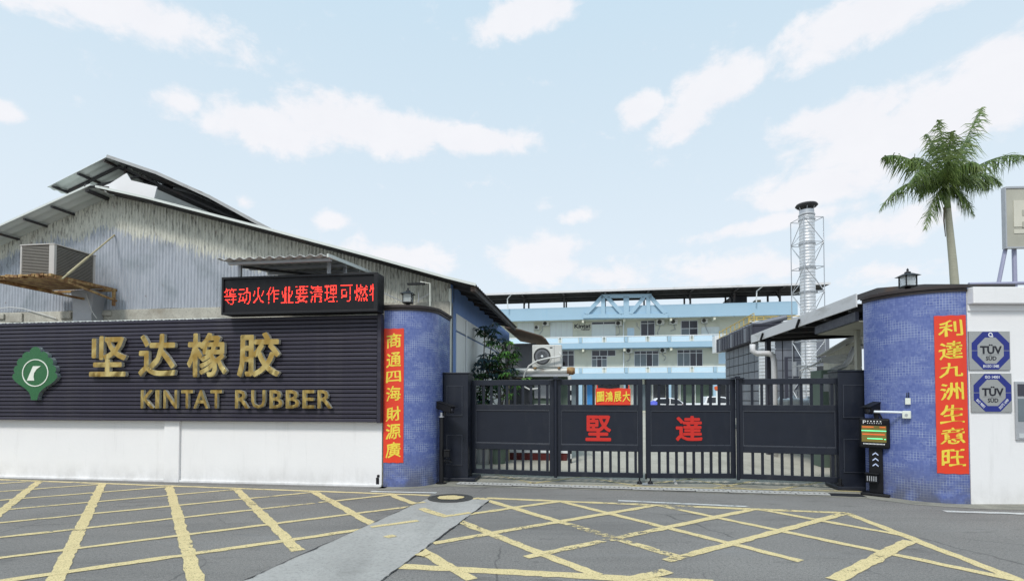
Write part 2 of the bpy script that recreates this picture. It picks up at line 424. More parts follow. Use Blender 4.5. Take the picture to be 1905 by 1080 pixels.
# ------------------------------------------------------------------ mesh building
class MB:
    def __init__(s): s.v = []; s.f = []; s.mi = []; s.uv = None
    def add(s, vs, fs, mi=0):
        o = len(s.v); s.v += [tuple(x) for x in vs]
        for f in fs: s.f.append(tuple(i + o for i in f)); s.mi.append(mi)
        return s
    def box(s, x0, x1, y0, y1, z0, z1, mi=0, m=None):
        if x1 < x0: x0, x1 = x1, x0
        if y1 < y0: y0, y1 = y1, y0
        if z1 < z0: z0, z1 = z1, z0
        vs = [Vector(p) for p in ((x0, y0, z0), (x1, y0, z0), (x1, y1, z0), (x0, y1, z0), (x0, y0, z1), (x1, y0, z1), (x1, y1, z1), (x0, y1, z1))]
        if m: vs = [m @ p for p in vs]
        return s.add(vs, [(0, 3, 2, 1), (4, 5, 6, 7), (0, 1, 5, 4), (1, 2, 6, 5), (2, 3, 7, 6), (3, 0, 4, 7)], mi)
    def bar(s, p0, p1, w, h=None, mi=0):
        h = h or w; p0, p1 = Vector(p0), Vector(p1); d = (p1 - p0)
        q = d.to_track_quat('Z', 'Y').to_matrix().to_4x4()
        if abs(d.normalized().z) < .99:
            zax = d.normalized(); xax = Vector((0, 0, 1)).cross(zax).normalized(); yax = zax.cross(xax)
            q = Matrix((xax, yax, zax)).transposed().to_4x4()
        return s.box(-w / 2, w / 2, -h / 2, h / 2, 0, d.length, mi, Matrix.Translation(p0) @ q)
    def tube(s, p0, p1, r, n=10, r2=None, mi=0): return s.path([p0, p1], r, n, r2, mi)
    def path(s, pts, r, n=8, r2=None, mi=0):
        pts = [Vector(p) for p in pts]; N = len(pts); vs = []; fs = []
        prev = None
        for i, p in enumerate(pts):
            t = (pts[min(i + 1, N - 1)] - pts[max(i - 1, 0)]).normalized()
            a = prev if prev is not None else (Vector((0, 0, 1)) if abs(t.z) < .9 else Vector((1, 0, 0)))
            x = (a - t * a.dot(t)).normalized(); prev = x; y = t.cross(x)
            rr = r if r2 is None else r + (r2 - r) * i / (N - 1)
            vs += [p + (x * math.cos(2 * PI * k / n) + y * math.sin(2 * PI * k / n)) * rr for k in range(n)]
        for i in range(N - 1):
            for k in range(n):
                fs.append((i * n + k, i * n + (k + 1) % n, (i + 1) * n + (k + 1) % n, (i + 1) * n + k))
        fs.append(tuple(reversed(range(n)))); fs.append(tuple(range((N - 1) * n, N * n)))
        return s.add(vs, fs, mi)
    def lathe(s, c, prof, n=24, mi=0, axis='z'):
        c = Vector(c); vs = []; fs = []
        for (r, z) in prof:
            for k in range(n):
                a = 2 * PI * k / n
                if axis == 'z': vs.append(c + Vector((r * math.cos(a), r * math.sin(a), z)))
                elif axis == 'y': vs.append(c + Vector((r * math.cos(a), z, r * math.sin(a))))
                else: vs.append(c + Vector((z, r * math.cos(a), r * math.sin(a))))
        for i in range(len(prof) - 1):
            for k in range(n):
                fs.append((i * n + k, i * n + (k + 1) % n, (i + 1) * n + (k + 1) % n, (i + 1) * n + k))
        fs.append(tuple(reversed(range(n)))); fs.append(tuple(range((len(prof) - 1) * n, len(prof) * n)))
        return s.add(vs, fs, mi)
    def prism(s, pts, y0, y1, mi=0, side=None):
        """outline in the x-z plane, pushed from y0 (front) to y1"""
        n = len(pts); vs = [(x, y0, z) for x, z in pts] + [(x, y1, z) for x, z in pts]
        s.add(vs, [tuple(range(n)), tuple(reversed(range(n, 2 * n)))], mi)
        o = len(s.v) - 2 * n
        for i in range(n):
            j = (i + 1) % n; s.f.append((o + i, o + n + i, o + n + j, o + j)); s.mi.append(mi if side is None else side)
        return s
    def flat(s, pts, z, mi=0):
        return s.add([(p[0], p[1], z) for p in pts], [tuple(range(len(pts)))], mi)
    def sheet(s, prof, v0, v1, pitch, amp, seg=6, axis='v'):
        """profile of (u, z) points swept over v; ribs run along the profile"""
        n = max(2, int((v1 - v0) / pitch * seg)); P = len(prof); vs = []; fs = []
        for i in range(n + 1):
            v = v0 + (v1 - v0) * i / n; dz = amp * math.sin(2 * PI * (v - v0) / pitch)
            for (u, z) in prof: vs.append((u, v, z + dz) if axis == 'v' else (v, u, z + dz))
        for i in range(n):
            for k in range(P - 1):
                a = i * P + k; fs.append((a, a + 1, a + P + 1, a + P))
        return s.add(vs, fs)
    def build(s, name, mat, parent=None, smooth=False, bevel=0, solid=0, **props):
        me = bpy.data.meshes.new(name); me.from_pydata(s.v, [], s.f)
        mats = mat if isinstance(mat, (list, tuple)) else [mat]
        for m in mats: me.materials.append(MATS[m])
        if any(s.mi): me.polygons.foreach_set('material_index', s.mi)
        if s.uv:
            ul = me.uv_layers.new(name='uv')
            for lp in me.loops: ul.data[lp.index].uv = s.uv[lp.vertex_index]
        if not s.uv or solid == 0:
            bm = bmesh.new(); bm.from_mesh(me); bmesh.ops.recalc_face_normals(bm, faces=bm.faces); bm.to_mesh(me); bm.free()
        if smooth:
            me.polygons.foreach_set('use_smooth', [True] * len(me.polygons))
            if smooth != 'all':
                me.set_sharp_from_angle(angle=math.radians(35))
        me.update()
        return link(name, me, parent, bevel, solid, **props)
def link(name, me, parent=None, bevel=0, solid=0, m=None, **props):
    o = bpy.data.objects.new(name, me); COL.objects.link(o)
    if parent: o.parent = parent
    if m is not None: o.matrix_local = m
    if solid:
        q = o.modifiers.new('thickness', 'SOLIDIFY'); q.thickness = solid; q.offset = 0
    if bevel:
        q = o.modifiers.new('bevel', 'BEVEL'); q.width = bevel; q.segments = 2; q.limit_method = 'ANGLE'
    for k, v in props.items(): o[k] = v
    return o
def thing(name, label, cat, fr=None, group=None):
    o = bpy.data.objects.new(name, None); COL.objects.link(o); o.empty_display_size = .2
    if fr is not None: o.matrix_world = fr.m if isinstance(fr, Fr) else fr
    o['label'] = label; o['category'] = cat
    if group: o['group'] = group
    return o
def tag(o, label, cat, group=None, fr=None):
    o['label'] = label; o['category'] = cat
    if group: o['group'] = group
    if fr is not None: o.matrix_world = fr.m if isinstance(fr, Fr) else fr
    return o
def kids(o): return [c for c in bpy.data.objects if c.parent == o]
def copy_tree(o, parent=None, m=None):
    c = o.copy(); COL.objects.link(c); c.parent = parent
    if m is not None: c.matrix_world = m
    for ch in CH_.get(o.name, kids(o)): copy_tree(ch, c)
    return c
CH_ = {}

# ------------------------------------------------------------------ writing
GC = {}
def glyph(ch, w, h, depth, bold=0.0, warp=0.0, key=None, rot=0.0, asp=False):
    """the outline of a character as a solid w x h, front face at y = 0 looking to -y"""
    cu = bpy.data.curves.new('glyph', 'FONT'); cu.body = ch; cu.size = 1
    cu.extrude = .05; cu.resolution_u = 2
    o = bpy.data.objects.new('glyph', cu); COL.objects.link(o)
    bpy.context.view_layer.update()
    dg = bpy.context.evaluated_depsgraph_get()
    me = bpy.data.meshes.new_from_object(o.evaluated_get(dg))
    bpy.data.objects.remove(o); bpy.data.curves.remove(cu)
    if bold:
        bm = bmesh.new(); src = me
        for k_, (ax, ay) in enumerate(((0, 0), (1, 0), (-1, 0), (0, 1), (0, -1), (.7, .7), (-.7, .7), (.7, -.7), (-.7, -.7))):
            n0 = len(bm.verts); bm.from_mesh(src); bm.verts.ensure_lookup_table()
            for v in bm.verts[n0:]: v.co += Vector((ax * bold, ay * bold, 0)); v.co.z *= 1 - .008 * k_
        me = bpy.data.meshes.new('glyph'); bm.to_mesh(me); bm.free(); bpy.data.meshes.remove(src)
    xs = [v.co.x for v in me.vertices]; ys = [v.co.y for v in me.vertices]
    x0, x1, y0, y1 = min(xs), max(xs), min(ys), max(ys)
    kx = w / (x1 - x0); ky = h / (y1 - y0)
    if asp: kx = ky
    for v in me.vertices:
        x = (v.co.x - x0); y = (v.co.y - y0)
        if warp:
            xn, yn = x / (x1 - x0), y / (y1 - y0)
            n1 = noise.noise(Vector((xn * 3 + ord(ch[0]) % 17, yn * 3, 0)))
            n2 = noise.noise(Vector((xn * 3, yn * 3 + ord(ch[0]) % 13, 5)))
            y = (yn + warp * .8 * (xn - .5) * .8 + warp * .35 * n2 + warp * .3 * math.sin(xn * 3)) * (y1 - y0)
            x = (xn + warp * .35 * n1 + warp * .35 * (.5 - yn) * (xn - .5)) * (x1 - x0)
        v.co = Vector((x * kx, (0.05 - v.co.z) / .1 * depth, y * ky))
    return me
def put_text(ch, mats, parent, name, x, z, w, h, depth, y, bold=0.0, warp=0.0, side=None, rot=0.0, asp=False):
    me = glyph(ch, w, h, depth, bold, warp, asp=asp)
    me.materials.clear(); me.materials.append(MATS[mats])
    if side:
        me.materials.append(MATS[side])
        for p in me.polygons: p.material_index = 0 if p.normal.y < -.7 else 1
    for p in me.polygons: p.use_smooth = False
    m = Matrix.Translation((x, y, z)) @ Matrix.Rotation(-rot, 4, 'Y')
    return link(name, me, parent, m=m)

# ================================================================== THE SETTING: ground
mb = MB(); mb.flat([(-400, -300), (400, -300), (400, 500), (-400, 500)], 0)
mb.build('road', 'asphalt', kind='structure')
W0 = G(711, 905); W1 = G(0, 888)
TH = math.atan2((W0 - W1).y, (W0 - W1).x)
FW = Fr(W0.x, W0.y, TH)
RW = G(1806, 937.5)                  # where the right hand wall begins
# gutter strip at the foot of the walls, and the concrete apron, the yard
gl = [FW.m @ Vector((-14, -.16, 0)), FW.m @ Vector((0.1, -.16, 0)), FW.m @ Vector((.1, .1, 0)), FW.m @ Vector((-14, .1, 0))]
MB().flat(gl, .004).build('gutter', 'gutter_concrete', kind='structure')
ap = [G(700, 912), G(830, 904), G(1240, 914), G(1610, 926), G(1700, 938), G(1830, 947), G(1905, 948)]
ap = [(p.x, p.y) for p in ap] + [(14, 7.7), (14, 9.0), (6.6, 10.0), (5.2, 11.0), (-2, 12.5), (-2.4, 10)]
MB().flat(ap, .004).build('apron', 'apron_concrete', kind='structure')
yd = [(-2.3, 11.05), (6.4, 9.75), (30, 9.75), (60, 80), (-40, 80), (-20, 12)]
MB().flat(yd, .008).build('yard', 'yard_concrete', kind='structure')
# concrete patch crossing the road
cp = [G(801, 925), G(912, 930), G(711, 1080), G(560, 1220), G(150, 1220), G(456, 1080)]
MB().flat([(p.x, p.y) for p in cp], .008).build('concrete_strip', 'concrete_strip', kind='structure')

# ---- road markings
def stripe(p0, p1, w, z, taper=None):
    p0, p1 = Vector(p0[:2]), Vector(p1[:2]); d = p1 - p0; L = d.length; d.normalize(); n = Vector((-d.y, d.x))
    N = max(3, int(L / .07)); a = []; c = []
    s = random.random() * 50
    for i in range(N + 1):
        t = L * i / N; p = p0 + d * t
        k = 1.0
        j1 = noise.noise(Vector((t * 5, s, 0))) * .022 + noise.noise(Vector((t * 19, s, 1))) * .012
        j2 = noise.noise(Vector((t * 5, s, 7))) * .022 + noise.noise(Vector((t * 19, s, 9))) * .012
        a.append(p + n * (w / 2 + j1)); c.append(p - n * (w / 2 + j2))
    m = MB(); vs = [(p.x, p.y, z) for p in a] + [(p.x, p.y, z) for p in c]
    m.add(vs, [(i, N + 1 + i, N + 2 + i, i + 1) for i in range(N)])
    return m
road_mark = bpy.data.objects.new('hatched_box_marking', None); COL.objects.link(road_mark); road_mark['kind'] = 'structure'
A_away = Vector((268 - 952.5, FPX)).normalized(); B_away = Vector((2380 - 952.5, FPX)).normalized()
T0 = G(75, 894.5).xy; T1 = G(1575, 954).xy
tdir = (T1 - T0).normalized(); TL = (T1 - T0).length
# nodes along the edge line, where both sets of diagonals start
nodes = []
for (qx, qy) in ((-110, 889), (-20, 891), (74, 894), (190, 900), (315, 905), (440, 910), (585, 915), (728, 920), (893, 926), (1042, 932), (1222, 939), (1406, 946), (1575, 954)):
    nodes.append(G(qx, qy).xy)
edge_r = (G(1575, 954).xy, G(2000, 1120).xy)
ZM = .004
lv = [0]
def mark(p0, p1, w, m='yellow_paint', parent=road_mark, nm='stripe'):
    lv[0] += 1
    return stripe(p0, p1, w, ZM + .0001 * lv[0]).build(nm, m, parent)
mark(G(-60, 889.5), G(800, 921), .10, nm='edge_line'); mark(G(905, 926), G(1580, 954), .12, nm='edge_line')
mark(edge_r[0], edge_r[1], .12, nm='edge_line')
mark(G(742, 1053), G(1010, 1067), .15, nm='edge_line'); mark(G(1010, 1067), G(1330, 1084), .15, nm='edge_line')
def isect(p, d, q, e):
    # p + t d = q + s e
    den = d.x * e.y - d.y * e.x
    t = ((q.x - p.x) * e.y - (q.y - p.y) * e.x) / den
    return t
er_d = (edge_r[1] - edge_r[0]).normalized()
Aend = {4: None, 5: (550, 1025), 6: (868, 1080), 7: (1112, 1070), 8: (1264, 1040), 9: (1500, 1040)}
for i, nd in enumerate(nodes[:-1]):
    if Aend.get(i): L = (G(*Aend[i]).xy - nd).length
    elif i in (10, 11): L = isect(nd, -A_away, edge_r[0], er_d)
    else: L = 7
    mark(nd, nd - A_away * L, .125 if i < 9 else .11)
Bend = {9: None, 10: (811, 1013), 11: (979, 1037), 12: (1266, 1051)}
for i, nd in enumerate(nodes):
    L = (G(*Bend[i]).xy - nd).length if Bend.get(i) else 9.0
    mark(nd, nd - B_away * L, .095 if i < 9 else .115)
mark(G(1243, 1062), G(1165, 1080), .14)
# a further diagonal that starts on the slanting right edge
mark(G(1692, 1006), G(1552, 1079), .14)
# leftovers of paint on the concrete patch
for (a, b_, w) in (((783, 946), (822, 960), .13), ((690, 981), (778, 969), .1), ((822, 962), (875, 954), .1), ((720, 997), (731, 1000), .13), ((778, 1030), (795, 1033), .13), ((765, 938), (790, 934), .08)):
    stripe(G(*a), G(*b_), w, .0125).build('paint_remnant', 'yellow_paint', road_mark)
for a_, b_ in ((cp[0], cp[5]), (cp[5], cp[4]), (cp[1], cp[2]), (cp[2], cp[3])):
    stripe(a_, b_, .008, .0135).build('patch_joint', 'roof_dark', road_mark)
mark(G(1150, 931), G(1395, 942.5), .10, 'white_line', nm='white_line')
mark(G(1757, 951), G(1990, 958), .12, 'white_line', nm='white_line')
mark(G(690, 914), G(812, 916.5), .10, 'white_line', nm='white_line')
# faint criss-cross on the apron under the gate
apron_mark = bpy.data.objects.new('worn_apron_marking', None); COL.objects.link(apron_mark); apron_mark['kind'] = 'structure'
for a, b_ in (((900, 878), (1000, 900)), ((980, 900), (1090, 886)), ((1060, 882), (1180, 903)), ((1180, 903), (1300, 889)), ((1250, 886), (1400, 911)), ((1330, 908), (1410, 893)), ((1440, 912), (1530, 896)), ((930, 889), (985, 881))):
    stripe(G(*a), G(*b_), .09, .0085).build('stripe', 'yellow_faint', apron_mark)
stripe(G(960, 900), G(1600, 914), .10, .009).build('edge_line', 'yellow_faint', apron_mark)
# pale tyre scrapes
for a, m_, b_ in (((1119, 887), (1130, 889), (1137, 893)), ((1262, 890), (1254, 893), (1258, 901))):
    mb = MB(); ps = [G(*a), G(*m_), G(*b_)]
    mb.path([Vector((p.x, p.y, .012)) for p in ps], .03, 4).build('scrape', 'drain_block', apron_mark)

# ---- the drain with slotted covers
dA, dB = G(848, 901), G(1612, 924)
dth = math.atan2((dB - dA).y, (dB - dA).x); DL = (dB - dA).length
FD = Fr(dA.x, dA.y, dth)
drain = thing('slotted_drain', 'row of slotted concrete drain covers in front of the gate', 'drain', FD)
MB().box(0, DL, -.02, .26, .0045, .0085).build('channel', 'sign_back', drain)
cell = .53
mb = MB()
mb.box(.008, cell - .008, 0, .07, .010, .022); mb.box(.008, cell - .008, .17, .24, .010, .022)
for k in range(7):
    xx = .008 + k * (cell - .016 - .03) / 6
    mb.box(xx, xx + .045, .07, .17, .010, .022)
first = mb.build('drain_cover', 'drain_block', drain)
for k in range(1, int(DL / cell)):
    o = first.copy(); COL.objects.link(o); o.parent = drain; o.matrix_local = Matrix.Translation((k * cell, random.uniform(-.006, .006), random.uniform(0, .004))) @ Matrix.Rotation(random.uniform(-.008, .008), 4, 'Z')
# manhole
mc = G(838, 927)
mh = thing('manhole_cover', 'round iron manhole cover smeared with yellow paint at the end of the concrete patch', 'manhole cover', Matrix.Translation((mc.x, mc.y, 0)))
MB().lathe((0, 0, 0), [(.36, .009), (.36, .017), (.30, .017), (.30, .014)], 32).build('ring', 'iron', mh)
mb = MB().lathe((0, 0, 0), [(.285, .009), (.285, .018), (0.01, .018)], 32)
for i in range(-4, 5):
    for j in range(-4, 5):
        if math.hypot(i, j) < 4.6: mb.box(i * .055 - .015, i * .055 + .015, j * .055 - .008, j * .055 + .008, .018, .023)
mb.build('lid', 'iron', mh)
mb = MB(); pts = []
for k in range(30):
    a = 2 * PI * k / 30; r = .21 + .05 * noise.noise(Vector((math.cos(a) * 2, math.sin(a) * 2, 3)))
    pts.append((r * math.cos(a), r * math.sin(a) * .8))
mb.flat(pts, .0245).build('paint_patch', 'yellow_paint', mh)

# ================================================================== LEFT FRONTAGE
wall = thing('boundary_wall', 'white painted wall under the dark slatted sign', 'wall', FW)
MB().box(-13, -.01, 0, .22, 0, 3.06).build('wall_body', 'white_paint', wall, bevel=.006)
u0, _ = FW.pix(308, 850); u1, _ = FW.pix(336, 850)
MB().box(u0, u1, -.045, .0, 0, 1.168).build('pilaster', 'white_paint', wall, bevel=.006)
MB().box(-13, -.01, -.03, .0, 0, .045).build('plinth', 'white_paint', wall, bevel=.008)
mb = MB()
mb.sheet([(-.12, 3.085), (.35, 3.16)], -13, -3.35, .165, .016, 8, axis='u')
mb.build('capping_sheet', 'roof_pale', wall, solid=.008, smooth='all')

sgn = thing('slatted_sign', 'long dark slatted name board with gold characters on the white wall', 'sign', FW)
SZ0, SZ1, SX0, SX1 = 1.168, 3.10, -12.5, -.005
MB().box(SX0, SX1 - .05, -.09, -.001, SZ0, SZ1).build('back_panel', 'sign_back', sgn)
NS = 26; ph = (SZ1 - SZ0) / NS
mb = MB().box(SX0, SX1 - .055, -.135, -.092, .006, ph - .012)
for k in range(NS):
    if k == 0:
        s0 = mb.build('slat', 'slat_paint', sgn, bevel=.006); s0.location.z = SZ0
    else:
        s = s0.copy(); COL.objects.link(s); s.parent = sgn; s.location = (0, random.uniform(-.003, .003), SZ0 + k * ph)
        s.rotation_euler = (0, random.uniform(-.0002, .0002), 0)
MB().box(SX1 - .05, SX1 + .02, -.145, .0, SZ0 - .01, SZ1 + .015).build('end_trim', 'slat_paint', sgn, bevel=.005)
YL = -.135
def on_sign(px0, px1, py0, py1, v=YL - .05):
    a, z1_ = FW.pix(px0, py0, v); b2, z0_ = FW.pix(px1, py1, v)
    am, z1b = FW.pix((px0 + px1) / 2, py0, v); _, z0b = FW.pix((px0 + px1) / 2, py1, v)
    return a, b2, z0b, z1b
for ch, x0, x1, y0, y1 in (('坚', 170, 237, 625, 700), ('达', 261, 329, 621, 700), ('橡', 351, 424, 619, 701), ('胶', 444, 522, 618, 701)):
    a, b2, z0, z1 = on_sign(x0, x1, y0, y1)
    put_text(ch, 'gold', sgn, 'character', a, z0, b2 - a, z1 - z0, .07, YL - .085, bold=.022, side='gold_side_lit')
for ch, x0, x1 in (('K', 264, 288), ('I', 291, 298), ('N', 306, 331), ('T', 339, 360), ('A', 362, 389), ('T', 393, 414), ('R', 439, 464), ('U', 469, 495), ('B', 503, 527), ('B', 533, 558), ('E', 564, 586), ('R', 592, 618)):
    a, b2, z0, z1 = on_sign(x0, x1, 725 if ch != 'A' else 725, 759)
    put_text(ch, 'gold', sgn, 'letter', a, z0, b2 - a, z1 - z0, .06, YL - .075, bold=.018, side='gold_side_lit')
# emblem
half = [(36, 0), (42, 40), (60, 85), (110, 132), (185, 178), (232, 215)]
nt_ = [(238, 228), (226, 302), (198, 388), (146, 470), (64, 528)]
for (xa, ya), (xb, yb) in zip(nt_, nt_[1:]):
    for k in range(9):
        t = k / 8; nx, ny = (yb - ya), -(xb - xa); nl = math.hypot(nx, ny); bl = math.sqrt(max(0, 1 - (2 * t - 1) ** 2)) * nl * .33
        half.append((xa + (xb - xa) * t + nx / nl * bl, ya + (yb - ya) * t + ny / nl * bl))
for k in range(1, 9):
    a = math.radians(0 + 90 * k / 8); half.append((64 * math.cos(a), 528 + 66 * math.sin(a)))
def emb(q): return [(q * x, y) for x, y in half]
pts = [(-x, y) for x, y in half] + [(x, y) for x, y in reversed(half[:-1])]
ea, eb, ez0, ez1 = on_sign(27.5, 108, 645, 743.5)
k1 = (eb - ea) / 512; k2 = (ez1 - ez0) / 592; ecx = (ea + eb) / 2
outl = [(ecx + x * k1, ez0 + y * k2) for x, y in pts]
em = MB().prism(outl, YL - .08, YL - .001, 0, 1).build('emblem', ['green_sign', 'sign_silver'], sgn)
ccx, ccz = FW.pix(66, 693, YL - .08)
R1 = FW.pix(90.5, 693, YL - .08)[0] - ccx; R2 = FW.pix(66, 667.5, YL - .08)[1] - ccz
mb = MB(); n = 40; vs = []
for k in range(n):
    a = 2 * PI * k / n
    for r, y in ((R1, YL - .081), (R1, YL - .088), (R1 * .93, YL - .088), (R1 * .93, YL - .081)): vs.append((ccx + r * math.cos(a), y, ccz + r * R2 / R1 * math.sin(a)))
fs = []
for k in range(n):
    for j in range(4): fs.append((k * 4 + j, k * 4 + (j + 1) % 4, ((k + 1) % n) * 4 + (j + 1) % 4, ((k + 1) % n) * 4 + j))
mb.add(vs, fs).build('ring', 'ivory', em)
kp = [(-.62, -.60), (-.18, .45), (.42, .45), (.10, .22), (-.08, -.05), (-.12, -.32), (-.06, -.60)]
kp = [(ccx + x * R1, ccz + y * R2 + .01) for x, y in kp]
MB().prism(kp, YL - .088, YL - .081).build('mark', 'ivory', em)

# LED board
FL = FW
a, z1 = FW.pix(415, 522, -.35); b2, z0 = FW.pix(703, 577, -.35)
LX0, LX1, LZ0, LZ1 = a, b2, 3.12, 3.80
led = thing('led_board', 'long black LED message board with red running characters above the sign', 'LED sign', FW)
MB().box(LX0, LX1, -.36, -.06, LZ0, LZ1).build('housing', 'black_plastic', led, bevel=.008)
mb = MB(); t = .035
mb.box(LX0 - .005, LX1 + .005, -.385, -.352, LZ0 - .005, LZ0 + t); mb.box(LX0 - .005, LX1 + .005, -.385, -.352, LZ1 - t, LZ1 + .005)
mb.box(LX0 - .005, LX0 + t, -.385, -.352, LZ0 + t, LZ1 - t); mb.box(LX1 - t - .03, LX1 + .005, -.385, -.352, LZ0 + t, LZ1 - t)
mb.build('frame', 'black_metal', led, bevel=.004)
chs = '等动火作业要清理可燃物'; pch = (LX1 - LX0 - .09) / 10.35; px_ = .0172; zc = (LZ0 + LZ1) / 2 - .005
for i, ch in enumerate(chs):
    me = glyph(ch, 1, 1, .1, .0)
    bv = BVHTree.FromPolygons([v.co for v in me.vertices], [tuple(p.vertices) for p in me.polygons])
    bpy.data.meshes.remove(me); mb = MB(); x00 = LX0 + .04 + i * pch
    for r in range(15):
        for c_ in range(14):
            hit = 0
            for sx_, sz_ in ((.25, .5), (.75, .5), (.5, .25), (.5, .75)):
                if bv.ray_cast(Vector(((c_ + sx_) / 14, -1, (r + sz_) / 15)), Vector((0, 1, 0)))[0]: hit += 1
            x = x00 + c_ * px_
            if hit >= (2 if ch in '燃清要' else 3) and x + px_ < LX1 - .05 and random.random() > .05:
                z = zc - .15 + r * .020
                mb.box(x, x + px_ * .78, -.366, -.361, z, z + .0135)
    if mb.v: mb.build('lit_character', 'led_red', led)
MB().box(LX0 + .3, LX0 + .36, -.06, .35, 3.2, 3.26).box(LX1 - .36, LX1 - .3, -.06, .3, 3.2, 3.26).build('bracket', 'black_metal', led)

# canopy over the LED board
cf = thing('sign_canopy', 'small corrugated steel canopy over the LED board', 'canopy', FW)
VG = 1.5                              # distance of the gable wall behind the frontage
ca, cz = FW.pix(404, 483, -.65); cb, cz2 = FW.pix(607, 473, -.65)
zf = (cz + cz2) / 2
pr = [(-.65, zf), (VG - .02, zf + .17)]
MB().sheet(pr, ca, cb + .02, .19, .02, 8, axis='u').build('roof_sheet', 'roof_steel', cf, solid=.01, smooth='all')
mb = MB()
for v in (-.5, .1, .7, 1.25): mb.box(ca + .1, cb, v, v + .05, zf + (v + .65) * .079 - .075, zf + (v + .65) * .079 - .025)
mb.build('purlin', 'steel_paint', cf)
MB().bar((cb + .03, -.66, zf - .01), (cb + .03, VG - .02, zf + .15), .03, .06).build('edge_angle', 'roof_pale', cf)
MB().bar((ca + .25, -.3, zf - .06), (cb - .4, 1.3, zf + .02), .04, .04).build('diagonal', 'roof_dark', cf)
for q, nm in ((447, 'post'), (612, 'post'), (642, 'post')):
    u, _ = FW.pix(q, 500, -.2 if q != 642 else .3); vv = -.2 if q != 642 else .3
    MB().box(u - .025, u + .025, vv - .025, vv + .025, LZ1, zf + .03).build('post', 'steel_paint', cf)
uu, _ = FW.pix(730, 520, .6)

# ---- curved tiled columns
def column(name, label, cx, cy, r, a0, a1, H, flip, tail):
    """tail: extra straight runs at both ends (list of points before and after the arc)"""
    t = thing(name, label, 'column', Matrix.Translation((cx, cy, 0)))
    N = 40; pts = []
    for k in range(N + 1):
        a = a0 + (a1 - a0) * k / N; pts.append(Vector((r * math.cos(a), r * math.sin(a))))
    pts = [Vector(p) for p in tail[0]] + pts + [Vector(p) for p in tail[1]]
    mb = MB(); uvs = []; L = 0
    for i, p in enumerate(pts):
        if i: L += (p - pts[i - 1]).length
        for z in (0, H): mb.v.append((p.x, p.y, z)); uvs.append((L, z))
    for i in range(len(pts) - 1): mb.f.append((2 * i, 2 * i + 2, 2 * i + 3, 2 * i + 1)); mb.mi.append(0)
    mb.uv = uvs
    o = mb.build('tiled_face', 'blue_mosaic', t, smooth='all')
    # body behind the skin and coping
    mb = MB(); n = len(pts)
    def off(d):
        q = []
        for i, p in enumerate(pts):
            tt = (pts[min(i + 1, n - 1)] - pts[max(i - 1, 0)]).normalized(); nn_ = Vector((tt.y, -tt.x)) * flip
            q.append(p + nn_ * d)
        return q
    inner = off(-.2); 
    for (d1, z0_, z1_, mt, nm) in ((.045, H, H + .045, 'coping', 'coping'), (.02, H - .05, H - .001, 'coping', 'coping_moulding')):
        A, B = off(d1), (inner if nm == 'coping' else off(.001)); m2 = MB()
        m2.v = [(p.x, p.y, z0_) for p in A] + [(p.x, p.y, z1_) for p in A] + [(p.x, p.y, z0_) for p in B] + [(p.x, p.y, z1_) for p in B]
        for i in range(n - 1):
            m2.f += [(i, i + 1, n + i + 1, n + i), (n + i, n + i + 1, 3 * n + i + 1, 3 * n + i), (2 * n + i, 3 * n + i, 3 * n + i + 1, 2 * n + i + 1), (i, 2 * n + i, 2 * n + i + 1, i + 1)]
            m2.mi += [0] * 4
        m2.f += [(0, n, 3 * n, 2 * n), (n - 1, 3 * n - 1, 4 * n - 1, 2 * n - 1)]; m2.mi += [0, 0]
        m2.build(nm, mt, t, smooth=True)
    m2 = MB(); A, B = off(-.002), inner
    m2.v = [(p.x, p.y, 0) for p in A] + [(p.x, p.y, H - .002) for p in A] + [(p.x, p.y, 0) for p in B] + [(p.x, p.y, H - .002) for p in B]
    for i in range(n - 1):
        m2.f += [(n + i, n + i + 1, 3 * n + i + 1, 3 * n + i), (2 * n + i, 3 * n + i, 3 * n + i + 1, 2 * n + i + 1)]; m2.mi += [0] * 2
    m2.f += [(0, n, 3 * n, 2 * n), (n - 1, 3 * n - 1, 4 * n - 1, 2 * n - 1)]; m2.mi += [0, 0]
    m2.build('inner_wall', 'raw_concrete', t)
    return t
CHT = 3.24
RL = .62; LS = .24
LC = FW.m @ Vector((0.02 + LS, RL, 0))
LPE = Vector((D(837, 600, 10.95).x, 10.95))
column('curved_tiled_column', 'curved blue mosaic gate pier beside the slatted sign', LC.x, LC.y, RL, TH - PI / 2, -.20, CHT, 1, ([tuple((FW.m @ Vector((.02, 0, 0)) - LC).xy), tuple((FW.m @ Vector((.02 + LS / 2, 0, 0)) - LC).xy)], [tuple((LPE - LC.xy) * t_ + Vector((RL * math.cos(-.2), RL * math.sin(-.2))) * (1 - t_)) for t_ in (.33, .66, 1.0)]))
RR = .9
RC = Vector((RW.x, RW.y + RR, 0))
column('curved_tiled_column', 'curved blue mosaic gate pier beside the certificate plaques', RC.x, RC.y, RR, -PI / 2, -PI - .15, CHT + .03, -1, ([], []))
